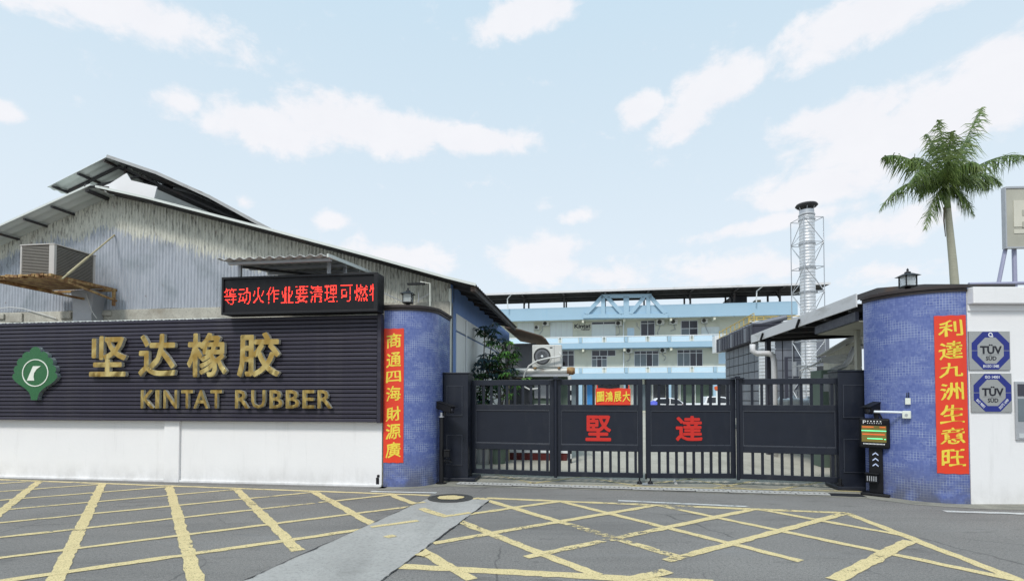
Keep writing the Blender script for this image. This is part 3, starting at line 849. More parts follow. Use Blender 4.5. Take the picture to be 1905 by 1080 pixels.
# pasted couplets, bent with the columns
def couplet(nm, label, cx, cy, r, s0, w, z0, z1, chars, a_start, sgn_, ztops, lead=0):
    t = thing(nm, label, 'couplet banner', Matrix.Translation((cx, cy, 0)))
    def P(s, z, off): 
        if lead:
            if s < lead:
                q = Vector((math.cos(a_start) * (r + off), math.sin(a_start) * (r + off))) - Vector((-math.sin(a_start), math.cos(a_start))) * (lead - s)
                return (q.x, q.y, z)
            s -= lead
        a = a_start + sgn_ * s / r; return (math.cos(a) * (r + off), math.sin(a) * (r + off), z)
    mb = MB(); N = 12
    for off in (.006, .0095):
        for i in range(N + 1):
            for z in (z0, z1): mb.v.append(P(s0 + w * i / N, z + .004 * math.sin(i * 1.3), off))
    q = 2 * (N + 1)
    for i in range(N):
        b_ = 2 * i
        mb.f += [(b_, b_ + 2, b_ + 3, b_ + 1), (q + b_, q + b_ + 1, q + b_ + 3, q + b_ + 2), (b_, q + b_, q + b_ + 2, b_ + 2), (b_ + 1, b_ + 3, q + b_ + 3, q + b_ + 1)]; mb.mi += [0] * 4
    mb.f += [(0, 1, q + 1, q), (2 * N, q + 2 * N, q + 2 * N + 1, 2 * N + 1)]; mb.mi += [0, 0]
    mb.build('paper', 'foil_red', t)
    for k, ch in enumerate(chars):
        zt, zb = ztops[k]
        cw = w * .74; me = glyph(ch, cw, zt - zb, .001, .016, .16)
        me.materials.clear(); me.materials.append(MATS['gold_ink'])
        for v in me.vertices:
            s = s0 + (w - cw) / 2 + v.co.x
            if sgn_ < 0: s = s0 + w - ((w - cw) / 2 + v.co.x)
            v.co = Vector(P(s, zb + v.co.z, .0125 - v.co.y))
        link('character', me, t)
    return t
def zs(frd, px, lst):
    return [(frd.pix(px, a)[1], frd.pix(px, b_)[1]) for a, b_ in lst]
bz1, bz0 = FW.pix(732, 611)[1], FW.pix(732, 860)[1]
couplet('couplet_banner', 'narrow red paper couplet with yellow characters reading 商通四海財源廣', LC.x, LC.y, RL, .0, .37, bz0, bz1, '商通四海財源廣', TH - PI / 2, 1,
        zs(FW, 732, [(620, 648), (656, 683), (690, 711), (719, 746), (757, 783), (788, 817), (823, 851)]), LS)
FR = Fr(RW.x, RW.y, 0)
bz1, bz0 = FR.pix(1775, 586)[1], FR.pix(1780, 881)[1]
couplet('couplet_banner', 'wide red paper couplet with yellow characters reading 利達九洲生意旺', RC.x, RC.y, RR, .02, .415, bz0, bz1, '利達九洲生意旺', -PI / 2, -1,
        zs(FR, 1778, [(596, 626), (635, 668), (675, 702), (712, 744), (753, 787), (796, 826), (836, 868)]))

# ================================================================== LEFT FACTORY BUILDING
go = FW.m @ Vector((.88, VG, 0))
FG = Fr(go.x, go.y, TH)
fac = thing('factory_building', 'old gabled factory shed of peeling corrugated steel behind the sign', 'building', FG)
rl = [FG.pix(*p) for p in ((-150, 525), (0, 458), (210, 364), (300, 384), (520, 441), (700, 489), (837, 528))]
rl[-1] = (0.0, rl[-1][1])
def rz(u, L=rl):
    for (a, za), (b_, zb) in zip(L, L[1:]):
        if u <= b_ or b_ == L[-1][0]:
            return za + (zb - za) * (u - a) / (b_ - a)
ZB = FG.pix(400, 571)[1]
mb = MB(); uvs = []; pit = .080; U0, U1 = rl[0][0], -.02; N = int((U1 - U0) / pit * 6)
for i in range(N + 1):
    u = U0 + (U1 - U0) * i / N; y = -.017 * math.sin(2 * PI * u / pit)
    zt = rz(u); zb_ = ZB + .01 * noise.noise(Vector((u * 1.3, 0, 0)))
    for z in (zb_, zt): mb.v.append((u, y, z)); uvs.append((u, zt - z))
for i in range(N): mb.f.append((2 * i, 2 * i + 2, 2 * i + 3, 2 * i + 1)); mb.mi.append(0)
mb.uv = uvs
mb.build('corrugated_cladding', 'peeling_steel', fac, smooth='all')
MB().box(U0, 0, -.05, .18, 0, ZB - .01).build('lintel_wall', 'raw_concrete', fac, bevel=.01)
MB().box(U0, 0, .19, .26, ZB, 4.0).build('backing', 'dark_wall', fac)
# narrow broken ledge blocks on the lintel
for q0, q1, h in ((118, 138, .14), (190, 212, .10), (0, 14, .12), (26, 48, .2)):
    a = FG.pix(q0, 590)[0]; b_ = FG.pix(q1, 590)[0]
    MB().box(a, b_, -.09, -.05, ZB - h - .05, ZB - .04).build('ledge_block', 'raw_concrete', fac, bevel=.01)
def extrude_profile(prof, v0, v1, pitch, amp): return MB().sheet(prof, v0, v1, pitch, amp, 6)
pk = rl[2]
left = [(u, z + .03) for u, z in rl[:3]]; left[-1] = (pk[0] + .0, pk[1] + .03)
right = [(u, z + .03) for u, z in rl[2:]] + [(.62, rl[-1][1] - .14)]
extrude_profile(left, -.55, 8, .2, .014).build('roof_slope', 'roof_pale', fac, solid=.01, smooth='all')
extrude_profile(right, -.45, 5.9, .2, .014).build('roof_slope', 'roof_dark', fac, solid=.01, smooth='all')
mb = MB()
for (a, za), (b_, zb) in zip(right, right[1:]): mb.bar((a, -.46, za + .01), (b_, -.46, zb + .01), .02, .05)
mb.build('verge_flashing', 'roof_pale', fac)
mb = MB(); mb.bar((rl[0][0], -.56, rl[0][1] + .035), (pk[0], -.56, pk[1] + .035), .02, .04)
mb.build('verge_flashing', 'roof_pale', fac)
for q in (62, 112, 175, 8, 150):
    u = FG.pix(q, 420, -.3)[0] if q != 150 else pk[0] - .12
    MB().box(u, u + .05, -.53, 0.2, rz(u) - .05, rz(u) - .005).build('purlin', 'roof_dark', fac)
MB().tube((pk[0] - .15, -.56, pk[1] + .02), (pk[0] + .2, -.3, pk[1] + .05), .035, 8).build('ridge_cap', 'roof_dark', fac)
# raised ventilator roof on the ridge
VM = .35
mr_ = [FG.pix(*p, VM) for p in ((88, 348), (200, 291))]
mrr = [FG.pix(*p, VM) for p in ((200, 291), (292, 322), (390, 366), (480, 415), (545, 449))]
MB().sheet(mr_, VM, VM + 1.5, .2, .014, 6).build('vent_roof_slope', 'roof_pale', fac, solid=.012, smooth='all')
MB().sheet(mrr, VM, VM + 6, .2, .014, 6).build('vent_roof_slope', 'roof_dark', fac, solid=.012, smooth='all')
mb = MB()
for (a, za), (b_, zb) in zip(mrr, mrr[1:]): mb.bar((a, VM - .02, za), (b_, VM - .02, zb), .02, .07)
mb.build('verge_flashing', 'roof_steel', fac)
mb = MB()
for t in (.08, .5, .93):
    u = mr_[0][0] + (mr_[1][0] - mr_[0][0]) * t; z = mr_[0][1] + (mr_[1][1] - mr_[0][1]) * t
    mb.box(u, u + .05, VM - .01, VM + 1.4, z - .07, z - .02)
mb.build('purlin', 'roof_dark', fac)
mb = MB()
for v in (VM + .35, VM + 1.3):
    mb.bar((mr_[0][0] + .2, v, mr_[0][1] + .02), (mr_[1][0], v, mr_[1][1] - .08), .05)
    mb.bar((mr_[1][0], v, mr_[1][1] - .1), (mrr[3][0], v, mrr[3][1] - .12), .05)
    mb.bar((mr_[0][0] + .75, v, mr_[0][1] - .55), (mr_[0][0] + .75, v, mr_[0][1] + .25), .05)
    mb.bar((mr_[1][0] + .15, v, mr_[1][1] - .8), (mr_[1][0] + .15, v, mr_[1][1] - .1), .05)
    mb.bar((mr_[0][0] + .75, v, mr_[0][1] + .1), (mr_[1][0] + .6, v, mr_[1][1] - .35), .035)
mb.build('truss', 'roof_dark', fac)
ws = [FG.pix(*p, .05) for p in ((155, 366), (158, 360), (205, 341), (235, 322), (243, 335), (292, 347), (284, 380), (210, 360))]
MB().prism(ws, .05, .07).build('loose_white_sheet', 'white_paint', fac)
ws = [FG.pix(*p, .9) for p in ((288, 350), (360, 382), (430, 412), (440, 425), (280, 392))]
MB().prism(ws, .9, .94).build('side_panel', 'roof_pale', fac)
MB().prism([(mr_[1][0] - .1, mr_[1][1] - .12)] + [(u, z - .06) for u, z in mrr[1:]] + [(mrr[-1][0], mrr[-1][1] - .5), (mr_[1][0] - .1, mr_[1][1] - 1.3)], 1.5, 1.55).build('clerestory_shade', 'roof_under', fac)  # dark sheet added for the shade under the right vent slope
# clerestory wall under the ventilator, its shade put into the dark colour
MB().box(mr_[0][0] + .8, mr_[1][0] + .5, 1.75, 1.8, 5.9, mr_[1][1] - .12).build('clerestory_shade', 'dark_wall', fac)
# side wall along the yard
EZ = rl[-1][1]
MB().box(-.2, 0, 0.03, 8.5, 0, EZ - .0).build('side_wall', 'wall_blue', fac)
MB().box(0, .012, .42, 8.3, 0.15, 3.02).box(0, .012, .42, 8.3, 3.06, 3.42).build('side_cladding', 'panel_white', fac)
mb = MB()
mb.tube((.02, .42, 3.06), (.02, 8.2, 3.06), .014, 6).tube((.03, 1.3, 0.2), (.03, 1.3, 3.4), .02, 6)
mb.build('conduit', 'alu_frame', fac)
MB().box(-.035, .005, -.05, .02, 2.0, EZ - .1).build('corner_trim', 'ivory', fac)
MB().box(.5, .58, -.4, 5.9, rl[-1][1] - .24, rl[-1][1] - .15).build('gutter_pipe', 'roof_dark', fac)
for k in range(9):
    v = .2 + k * .7; MB().bar((0, v, EZ - .03), (.58, v, EZ - .16), .05).build('rafter', 'roof_dark', fac)
# lean-to behind
e1 = FG.pix(967, 613, 6.2); e2 = FG.pix(1008, 625, 6.2)
lean = thing('lean_to_shed', 'brown roofed lean-to behind the factory side wall', 'shed', FG)
MB().sheet([(e1[0] - .5, e1[1] + .1), e1, e2, (e2[0] + .12, e2[1] - .10)], 6.2, 10.5, .2, .01, 6).build('roof_sheet', 'lean_roof', lean, solid=.03)
MB().box(0.02, e2[0] - .3, 7.4, 7.5, 0, e2[1] - .1).build('front_wall', 'shed_steel', lean)
MB().box(e2[0] - .36, e2[0] - .3, 7.5, 10.2, 0, e2[1] - .15).build('side_wall', 'steel_paint', lean)
MB().box(0.02, e2[0] - .4, 7.30, 7.38, 1.0, 2.35).build('dark_opening', 'dark_wall', lean)

# roof-top cooler on a rusty platform
cn = D(100, 513, 10.75); CZ = cn.z
FC = Fr(cn.x, cn.y, TH, CZ)
coo = thing('evaporative_cooler', 'large louvred evaporative cooler on the rusty wall platform', 'air cooler', FC)
cw, cd, chh = .80, .92, .645
MB().box(-cw + .03, -.03, .03, cd - .03, .02, chh - .03).build('core', 'grille_dark', coo)
for nm, x0, x1, y0, y1 in (('corner_post', -.12, 0, 0, .04), ('corner_post', -.04, 0, .04, .05), ('corner_post', -cw, -cw + .035, 0, .035), ('corner_post', -.035, 0, cd - .05, cd), ('corner_post', -cw, -cw + .04, cd - .04, cd)):
    MB().box(x0, x1, y0, y1, 0, chh).build(nm, 'cooler', coo)
MB().box(-cw - .01, .01, -.01, cd + .01, chh, chh + .025).build('lid', 'cooler', coo, bevel=.008)
MB().box(-cw - .01, .01, -.01, cd + .01, -.03, 0).build('base', 'cooler', coo)
NLV = 20
for k in range(NLV):
    z = .02 + k * (chh - .03) / NLV
    m = MB().box(-cw + .035, -.12, .004, .03, z, z + .013)
    m.box(-.03, -.004, .05, cd - .05, z, z + .013)
    m.build('louvre', 'cooler_grille', coo)
plat = thing('cooler_platform', 'rusty steel bracket platform holding the evaporative cooler', 'platform', FC)
mb = MB()
x0, x1, y0, y1 = -1.35, .28, -.22, 1.2
mb.box(x0, x1, y0, y0 + .05, -.09, -.035); mb.box(x0, x1, y1 - .05, y1, -.09, -.035); mb.box(x0, x0 + .05, y0, y1, -.09, -.035); mb.box(x1 - .05, x1, y0, y1, -.09, -.035)
mb.build('frame', 'rust', plat)
for k in range(9):
    xx = x0 + .02 + k * .178
    m = MB().box(xx, xx + .165, y0 - .03 + random.uniform(-.05, .04), y1 - .1, -.034 - random.uniform(0, .003), -.031 + random.uniform(0, .012)); m.build('plank', 'rust', plat)
m = MB()
for k in range(16):
    xx = x0 + .05 + k * .1 ; m.box(xx, xx + random.uniform(.04, .11), y0 - .06, y0 + random.uniform(0, .05), -.05 + random.uniform(-.03, .01), -.02 + random.uniform(-.01, .015))
m.build('flaking_edge', 'rust', plat)
MB().bar((x1 - .03, y1 - .06, -.06), (x1 - .03, y1 - .06, -.42), .05).bar((x0 + .05, y0, -.08), (x0 + 1.1, y1, -.30), .045).bar((x1, y0, -.08), (x1 - .02, y1, -.3), .04).build('bracket', 'rust', plat)
pw = FG.pix(213, 437, -.02); pw = FC.i @ (FG.m @ Vector((pw[0], -.02, pw[1])))
pf = D(116, 518, 10.45); pf = FC.i @ pf
m = MB(); mid = pf.lerp(pw, .45)
m.tube(pf, pw, .016, 8).tube(pf.lerp(pw, .08), mid, .024, 8).build('stay_rod', 'old_pole', plat)
# drop duct beneath it
dq = [FG.pix(x, y, -.12) for x, y in ((150, 552), (192, 552), (188, 592), (150, 592))]
duct = thing('drop_duct', 'grey sheet metal duct below the rusty platform', 'duct', FG)
MB().prism([(dq[0][0], 4.0), (dq[1][0], 4.0), (dq[1][0] - .05, 3.6), (dq[1][0] - .06, 3.05), (dq[0][0] + .05, 3.05), (dq[0][0] + .06, 3.6)], -.35, -.055).build('duct_body', 'steel_paint', duct)
cp_ = [FG.pix(x, y, -.38) for x, y in ((160, 545), (166, 565), (172, 580), (180, 592))]
MB().path([(u, -.38, z) for u, z in cp_], .009, 6).build('cable', 'cable', duct)
# wires along the lintel
m = MB(); q = [FG.pix(x, y, -.08) for x, y in ((-20, 575), (20, 571), (45, 574), (75, 583), (105, 592))]
m.path([(u, -.08, z) for u, z in q], .010, 5)
tag(m.build('wall_cable', 'cable'), 'pale cable sagging along the concrete lintel above the sign', 'cable', fr=FG)

# ---- lanterns on the two columns
def lantern(loc, label, s=1.0):
    t = thing('lantern', label, 'lantern', Matrix.Translation(loc) @ Matrix.Rotation(TH + .12, 4, 'Z') @ Matrix.Scale(s, 4), 'lanterns on the gate piers')
    MB().lathe((0, 0, 0), [(.065, 0), (.065, .012), (.04, .03), (.05, .05)], 16).build('foot', 'black_metal', t, smooth=True)
    MB().box(-.095, .095, -.095, .095, .05, .075).build('tray', 'black_metal', t, bevel=.004)
    for sx_ in (-1, 1):
        for sy_ in (-1, 1):
            MB().box(sx_ * .085 - .008, sx_ * .085 + .008, sy_ * .085 - .008, sy_ * .085 + .008, .075, .235).build('corner_bar', 'black_metal', t)
    MB().box(-.078, .078, -.078, .078, .076, .234).build('glass', 'lantern_glass', t)
    MB().lathe((0, 0, 0), [(.016, .076), (.016, .2)], 8).build('lamp_tube', 'ivory', t)
    m = MB(); 
    v = [(-.135, -.135, .235), (.135, -.135, .235), (.135, .135, .235), (-.135, .135, .235), (-.05, -.05, .285), (.05, -.05, .285), (.05, .05, .285), (-.05, .05, .285)]
    m.add(v, [(0, 3, 2, 1), (4, 5, 6, 7), (0, 1, 5, 4), (1, 2, 6, 5), (2, 3, 7, 6), (3, 0, 4, 7)])
    m.build('roof', 'black_metal', t)
    MB().lathe((0, 0, 0), [(.05, .285), (.045, .31), (.02, .318), (.014, .335), (.02, .345), (.004, .375)], 12).build('finial', 'black_metal', t, smooth=True)
    return t
lp = FW.m @ Vector((.42, .13, CHT + .045)); lantern(lp, 'black lantern on the pier beside the LED board', .92)
rp = Vector((RC.x - .60, RC.y - .52, CHT + .075)); lantern(rp, 'black lantern on the pier under the palm tree', .95)
# old bracket and pipes behind the left lantern
pb = thing('pipe_bracket', 'thin white pipes with a small bracket light behind the left lantern', 'pipe', FG)
q = [FG.pix(*p, -.35) for p in ((800, 569), (800, 527), (782, 524))]
MB().path([(u, -.35, z) for u, z in q], .014, 6).build('pipe', 'ivory', pb)
q = [FG.pix(*p, -.35) for p in ((758, 528), (790, 528))]
MB().box(q[0][0], q[1][0], -.38, -.3, q[0][1] - .02, q[0][1] + .015).build('lamp_arm', 'black_metal', pb)
q = [FG.pix(*p, -.35) for p in ((770, 563), (800, 545))]
MB().tube((q[0][0], -.35, q[0][1]), (q[1][0], -.35, q[1][1]), .008, 5).tube((q[0][0] + .1, -.35, q[0][1]), (q[0][0] + .1, -.35, q[0][1] + .2), .01, 5).build('brace', 'steel_paint', pb)
q = [FG.pix(*p, -.35) for p in ((707, 542), (752, 562))]
MB().tube((q[0][0], -.35, q[0][1]), (q[1][0], -.35, q[1][1]), .012, 5).build('stay', 'steel_paint', pb)

# ================================================================== GATE
GD = [(878, 10.62), (1031, 10.2), (1035, 10.18), (1195, 9.98), (1201, 9.95), (1367, 9.92), (1372, 9.88), (1563, 9.42)]
def gp(px, d): return Vector(((px - 952.5) / FPX * d, d, 0))
GT, GB_ = 1.955, .115
def leaf(p0, p1, label):
    p0, p1 = gp(*p0), gp(*p1); d = p1 - p0; L = d.length
    fr = Fr(p0.x, p0.y, math.atan2(d.y, d.x))
    t = thing('gate_leaf', label, 'gate', fr, 'folding leaves of the dark gate')
    sw = .085; y0, y1 = -.03, .03
    MB().box(0, sw, y0, y1, GB_, GT).build('stile', 'gate_paint', t, bevel=.005)
    MB().box(L - sw, L, y0, y1, GB_, GT).build('stile', 'gate_paint', t, bevel=.005)
    for z0, z1 in ((1.850, GT), (1.37, 1.475), (.60, .715), (GB_, .205)):
        MB().box(sw, L - sw, y0 + .003, y1 - .003, z0, z1).build('rail', 'gate_paint', t, bevel=.004)
    MB().box(sw, L - sw, -.008, .008, .715, 1.37).build('panel', 'gate_panel', t)
    m = MB()
    for (a, b_, c_, e_) in ((sw, L - sw, 1.352, 1.37), (sw, L - sw, .715, .735)): m.box(a, b_, -.024, -.008, c_, e_)
    m.box(sw, sw + .015, -.018, -.008, .735, 1.352); m.box(L - sw - .015, L - sw, -.018, -.008, .735, 1.352)
    m.build('panel_moulding', 'gate_trim_highlight', t, bevel=.003)
    n = 9; w_ = L - 2 * sw
    lo = MB().box(-.024, .024, -.012, .012, .205, .60).build('bar', 'gate_paint', t)
    hi_ = MB().box(-.024, .024, -.012, .012, 1.475, 1.85).build('bar', 'gate_paint', t)
    lo.location.x = hi_.location.x = sw + w_ / (n + .3)
    for k in range(2, n + 1):
        for s in (lo, hi_):
            o = s.copy(); COL.objects.link(o); o.parent = t; o.location.x = sw + w_ * k / (n + .3) - .0
    m = MB()
    for z in (.15, 1.9): m.tube((-.01, -.035, z - .05), (-.01, -.035, z + .05), .018, 8)
    m.build('hinge', 'black_metal', t)
    return t, fr, L
labs = ['plain leftmost leaf of the dark folding gate, next to the left gate post', 'dark gate leaf with the red character 堅 and a red banner', 'dark gate leaf with the red character 達', 'plain rightmost leaf of the dark folding gate, next to the right gate post']
LV = []
for i in range(4): LV.append(leaf(GD[2 * i], GD[2 * i + 1], labs[i]))
for (i, ch, x0, x1, y0, y1) in ((1, '堅', 1089, 1137, 772, 820), (2, '達', 1257, 1307, 773, 820)):
    t, fr, L = LV[i]
    a, z1 = fr.pix(x0, y0, -.02); b_, z0 = fr.pix(x1, y1, -.02)
    put_text(ch, 'red_paint', t, 'character', a, z0, b_ - a, z1 - z0, .012, -.021, bold=.026)
# banner on leaf 2
t, fr, L = LV[1]
a, z1 = fr.pix(1108, 722, -.03); b_, z0 = fr.pix(1173, 753, -.03)
bn = thing('gate_banner', 'small red banner with yellow characters hung on the gate bars', 'banner', fr)
m = MB(); N = 16
for i in range(N + 1):
    u = a + (b_ - a) * i / N; w_ = .006 * math.sin(i * .9)
    for z in (z0 + .004, z1 + .006 * math.sin(i * .7)): m.v.append((u, -.045 + w_, z))
for i in range(N): m.f.append((2 * i, 2 * i + 2, 2 * i + 3, 2 * i + 1)); m.mi.append(0)
m.build('cloth', 'foil_red', bn, solid=.003)
for k, ch in enumerate('圖鴻展大'):
    cw_ = (b_ - a) / 4.3
    put_text(ch, 'gold_ink', bn, 'character', a + .02 + k * cw_ * 1.06, z0 + .06, cw_ * .92, z1 - z0 - .12, .002, -.056, bold=.02, warp=.1)
MB().box(a + .02, a + .04, -.04, -.03, z1, z1 + .06).box(b_ - .04, b_ - .02, -.04, -.03, z1, z1 + .06).build('tie', 'foil_red', bn)
# hinge caps between leaves
for px, d, zt in ((1033, 10.17, GT + .02), (1369.5, 9.88, GT + .03)):
    p = gp(px, d)
    m = MB().lathe((0, 0, 0), [(.03, .1), (.03, 1.97), (.05, 1.975), (.05, 2.0), (.02, 2.01)], 12)
    m.box(-.11, .11, -.05, .05, GT + .002, GT + .02)
    tag(m.build('hinge_post', 'gate_paint', smooth=True), 'round hinge post between %s gate leaves' % ('the two left' if px < 1200 else 'the two right'), 'hinge post', fr=Matrix.Translation(p + Vector((0, -.06, 0))))
p = gp(1198, 9.93)
m = MB()
for s in (-1, 1): m.tube((s * .1, 0, .02), (s * .1, 0, .13), .015, 8).lathe((s * .1, 0, .005), [(.05, 0), (.05, .03), (.02, .06)], 12)
m.build('drop_bolt', 'black_metal')
bo = bpy.data.objects['drop_bolt']; tag(bo, 'pair of black drop bolts under the middle of the gate', 'bolt', fr=Matrix.Translation(p + Vector((0, -.03, .004))))
tag(MB().box(-.16, .16, -.08, .06, .009, .018).build('bolt_plate', 'steel_light'), 'flat steel floor plate under the drop bolts', 'floor plate', fr=Matrix.Translation(p + Vector((0, -.03, 0))))
# posts
def gate_post(fr, w, dp, h, label, base):
    t = thing('gate_post', label, 'gate post', fr)
    MB().box(0, w, 0, dp, .05, h).build('post_body', 'gate_paint', t, bevel=.012)
    MB().box(-.012, w + .012, -.012, dp + .012, h, h + .03).build('post_cap', 'gate_paint', t, bevel=.006)
    MB().box(-.06, w + base, -.1, dp + .06, .01, .075).build('post_base', 'gate_paint', t, bevel=.01)
    for z0, z1 in ((.50 if 0 else .32, .88), (1.27, h - .24)):
        m = MB(); m.box(.08, w - .12, -.012, .001, z0, z1)
        m.build('raised_panel', 'gate_panel', t, bevel=.004)
        m = MB(); a_, b2 = .068, w - .108
        m.box(a_, b2, -.018, -.001, z1, z1 + .012); m.box(a_, b2, -.018, -.001, z0 - .012, z0); m.box(a_, a_ + .012, -.018, -.001, z0, z1); m.box(b2 - .012, b2, -.018, -.001, z0, z1)
        m.build('panel_trim', 'gate_trim_highlight', t)
    return t
p = G(824.5, 893.5); FPL = Fr(p.x, p.y, TH + .0)
gate_post(FPL, .49, .42, 2.07, 'broad dark left gate post beside the blue pier', .16)
p = D(1562, 900, 9.32); p.z = 0; q = D(1627, 900, 9.22)
FPR = Fr(p.x, p.y, math.atan2(q.y - p.y, q.x - p.x))
gate_post(FPR, (q - p).xy.length, .42, 2.06, 'broad dark right gate post behind the parking display', .1)
tag(MB().tube((0, 0, .1), (0, 0, .2), .03, 8).lathe((0, 0, 0), [(.05, 0), (.05, .1)], 12).build('pivot_foot', 'black_metal', smooth=True), 'black pivot foot of the gate by the left post', 'pivot', 'gate pivots', fr=Matrix.Translation(gp(874, 10.5)))
tag(MB().tube((0, 0, .1), (0, 0, .2), .03, 8).lathe((0, 0, 0), [(.05, 0), (.05, .1)], 12).build('pivot_foot', 'black_metal', smooth=True), 'black pivot foot of the gate by the right post', 'pivot', 'gate pivots', fr=Matrix.Translation(gp(1560, 9.3)))

# ---- camera post on the left
def cctv(parent, m, s=1.0):
    """bullet camera pointing along local +x"""
    q = MB().box(-.20, .17, -.065, .065, -.02, .11); o = q.build('camera_body', 'black_plastic', parent, bevel=.012); o.matrix_local = m
    q = MB().box(-.21, .22, -.075, .075, .108, .122); o2 = q.build('sun_shield', 'black_plastic', parent, bevel=.004); o2.matrix_local = m
    q = MB().lathe((.17, 0, .045), [(.045, 0), (.038, .02), (.028, .022), (.028, .012)], 16, axis='x'); o3 = q.build('lens', 'window_dark', parent, smooth=True); o3.matrix_local = m
    q = MB().tube((0, 0, 0), (.02, 0, -.1), .022, 8); o4 = q.build('camera_arm', 'black_metal', parent); o4.matrix_local = m
p = G(821, 899)
cpst = thing('camera_post', 'thin black post with a bullet camera in front of the left blue pier', 'camera post', Matrix.Translation((p.x, p.y, 0)))
MB().tube((0, 0, .02), (0, 0, 1.24), .042, 14).build('pole', 'black_metal', cpst, smooth=True)
MB().lathe((0, 0, 0.004), [(.10, 0), (.10, .015), (.05, .02)], 16).build('foot_flange', 'black_metal', cpst)
MB().lathe((0, 0, 1.24), [(.055, 0), (.055, .02), (.028, .025), (.028, .09)], 12).build('pole_cap', 'steel_light', cpst)
cctv(cpst, Matrix.Translation((.07, -.03, 1.38)) @ Matrix.Rotation(-.55, 4, 'Z') @ Matrix.Rotation(.24, 4, 'Y'))
MB().box(.05, .16, -.08, .06, .50, .62).box(.05, .17, -.09, .07, .62, .64).build('sensor_box', 'black_plastic', cpst, bevel=.008)
m = MB().lathe((0, 0, .415), [(.047, 0), (.047, .012)], 12); m.path([(0.04, -.03, .42), (.1, -.03, .46), (.16, -.02, .42), (.2, -.02, .40)], .012, 6); m.path([(0.04, .03, .42), (.12, .03, .38), (.18, .02, .40), (.16, 0, .46)], .01, 6)
m.build('clamp', 'black_metal', cpst)
# small black stub at the wall corner
p = G(706, 903); tag(MB().box(-.04, .04, -.05, .03, 0.01, .17).box(-.02, .03, -.06, .03, .17, .22).build('corner_stub', 'black_metal', bevel=.01), 'small black stub at the corner of white wall and blue pier', 'stub', fr=Matrix.Translation((p.x, p.y - .06, 0)))

# ---- parking display on the right
p = G(1631, 921); yaw = -.80
KD = Matrix.Translation((p.x, p.y, 0)) @ Matrix.Rotation(yaw, 4, 'Z')
kd = thing('parking_display', 'black parking terminal with lit screen and camera on top, before the right pier', 'parking display', KD)
MB().box(-.20, .20, -.14, .14, .005, .05).build('base_plate', 'black_metal', kd, bevel=.01)
MB().box(-.09, .10, -.06, .08, .05, .80).build('column', 'black_plastic', kd, bevel=.01)
MB().box(-.21, .21, -.12, .06, .78, 1.27).build('screen_housing', 'black_plastic', kd, bevel=.03)
MB().box(-.17, .17, -.124, -.1205, .885, 1.15).build('screen', 'screen_glow', kd)
for z, a, b_, mt, h in ((1.120, -.16, .0, 'led_orange', .016), (1.120, .08, .16, 'led_orange', .018), (1.062, -.17, .17, 'led_green', .012), (1.0, -.16, .15, 'led_orange', .02), (.935, -.09, .12, 'led_green', .012), (.93, .14, .165, 'led_green', .010)):
    MB().box(a, b_, -.128, -.1245, z, z + h).build('display_line', mt, kd)
put_text('P', 'plaque_white', kd, 'letter', -.15, 1.18, .045, .055, .003, -.1235, bold=0.0)
m = MB()
for r, n_, s_ in ((1.213, 5, .018), (1.185, 7, .011)):
    for k in range(n_): m.box(-.09 + k * .22 / n_, -.09 + k * .22 / n_ + s_, -.1235, -.1205, r, r + s_)
for k in range(16): m.box(-.15 + k * .019, -.15 + k * .019 + .013, -.1235, -.1205, .845, .862)
m.build('small_print', 'plaque_white', kd)
m = MB()
for z in (.68, .59, .50):
    m.add([(-.035, -.064, z), (0.005, -.064, z + .035), (0.045, -.064, z), (0.045, -.064, z - .02), (0.005, -.064, z + .015), (-.035, -.064, z - .02)], [(0, 1, 4, 5), (1, 2, 3, 4)])
m.build('arrow', 'arrow_white', kd, solid=.004)
m = MB().box(-.13, .06, -.17, -.06, .36, .38); m.box(-.12, .05, -.15, -.06, .22, .355); m.build('card_box', 'black_plastic', kd, bevel=.008)
m = MB()
for k in range(5): m.box(-.10 + k * .03, -.088 + k * .03, -.155, -.148, .25, .33)
m.build('grille', 'steel_paint', kd)
cctv(kd, Matrix.Translation((.0, -.02, 1.40)) @ Matrix.Rotation(-1.95, 4, 'Z') @ Matrix.Rotation(.28, 4, 'Y'))
MB().bar((.02, 0, 1.27), (.0, 0, 1.40), .06).bar((.1, -.02, 1.27), (.03, 0, 1.39), .02).build('camera_bracket', 'black_metal', kd)

# things on the right pier
def ring_at(ang, z, off): return Vector((RC.x + (RR + off) * math.cos(ang), RC.y + (RR + off) * math.sin(ang), z))
wb = thing('wall_junction_box', 'cream junction box with a white conduit arm on the right blue pier', 'junction box', Matrix.Translation(ring_at(-PI / 2 - .88, 0, 0)) @ Matrix.Rotation(-.75, 4, 'Z'))
MB().box(-.055, .055, -.07, 0.01, 1.28, 1.40).build('box', 'ivory', wb, bevel=.01)
MB().tube((-.05, -.04, 1.375), (-.40, -.22, 1.385), .018, 8).build('conduit_arm', 'rail_white', wb, smooth=True)
MB().lathe((0, -.07, 1.34), [(.02, 0), (.02, -.01)], 12, axis='y').build('knob', 'steel_paint', wb)
cbx = thing('call_button', 'small cream call box above the junction box on the right pier', 'call box', Matrix.Translation(ring_at(-PI / 2 - .86, 0, 0)) @ Matrix.Rotation(-.72, 4, 'Z'))
MB().box(-.035, .035, -.05, .01, 1.50, 1.60).build('box', 'ivory', cbx, bevel=.006)
MB().path([(-.012, -.03, 1.6), (-.012, -.03, 1.68), (.012, -.03, 1.69), (.012, -.03, 1.6)], .006, 6).build('shackle', 'black_metal', cbx)

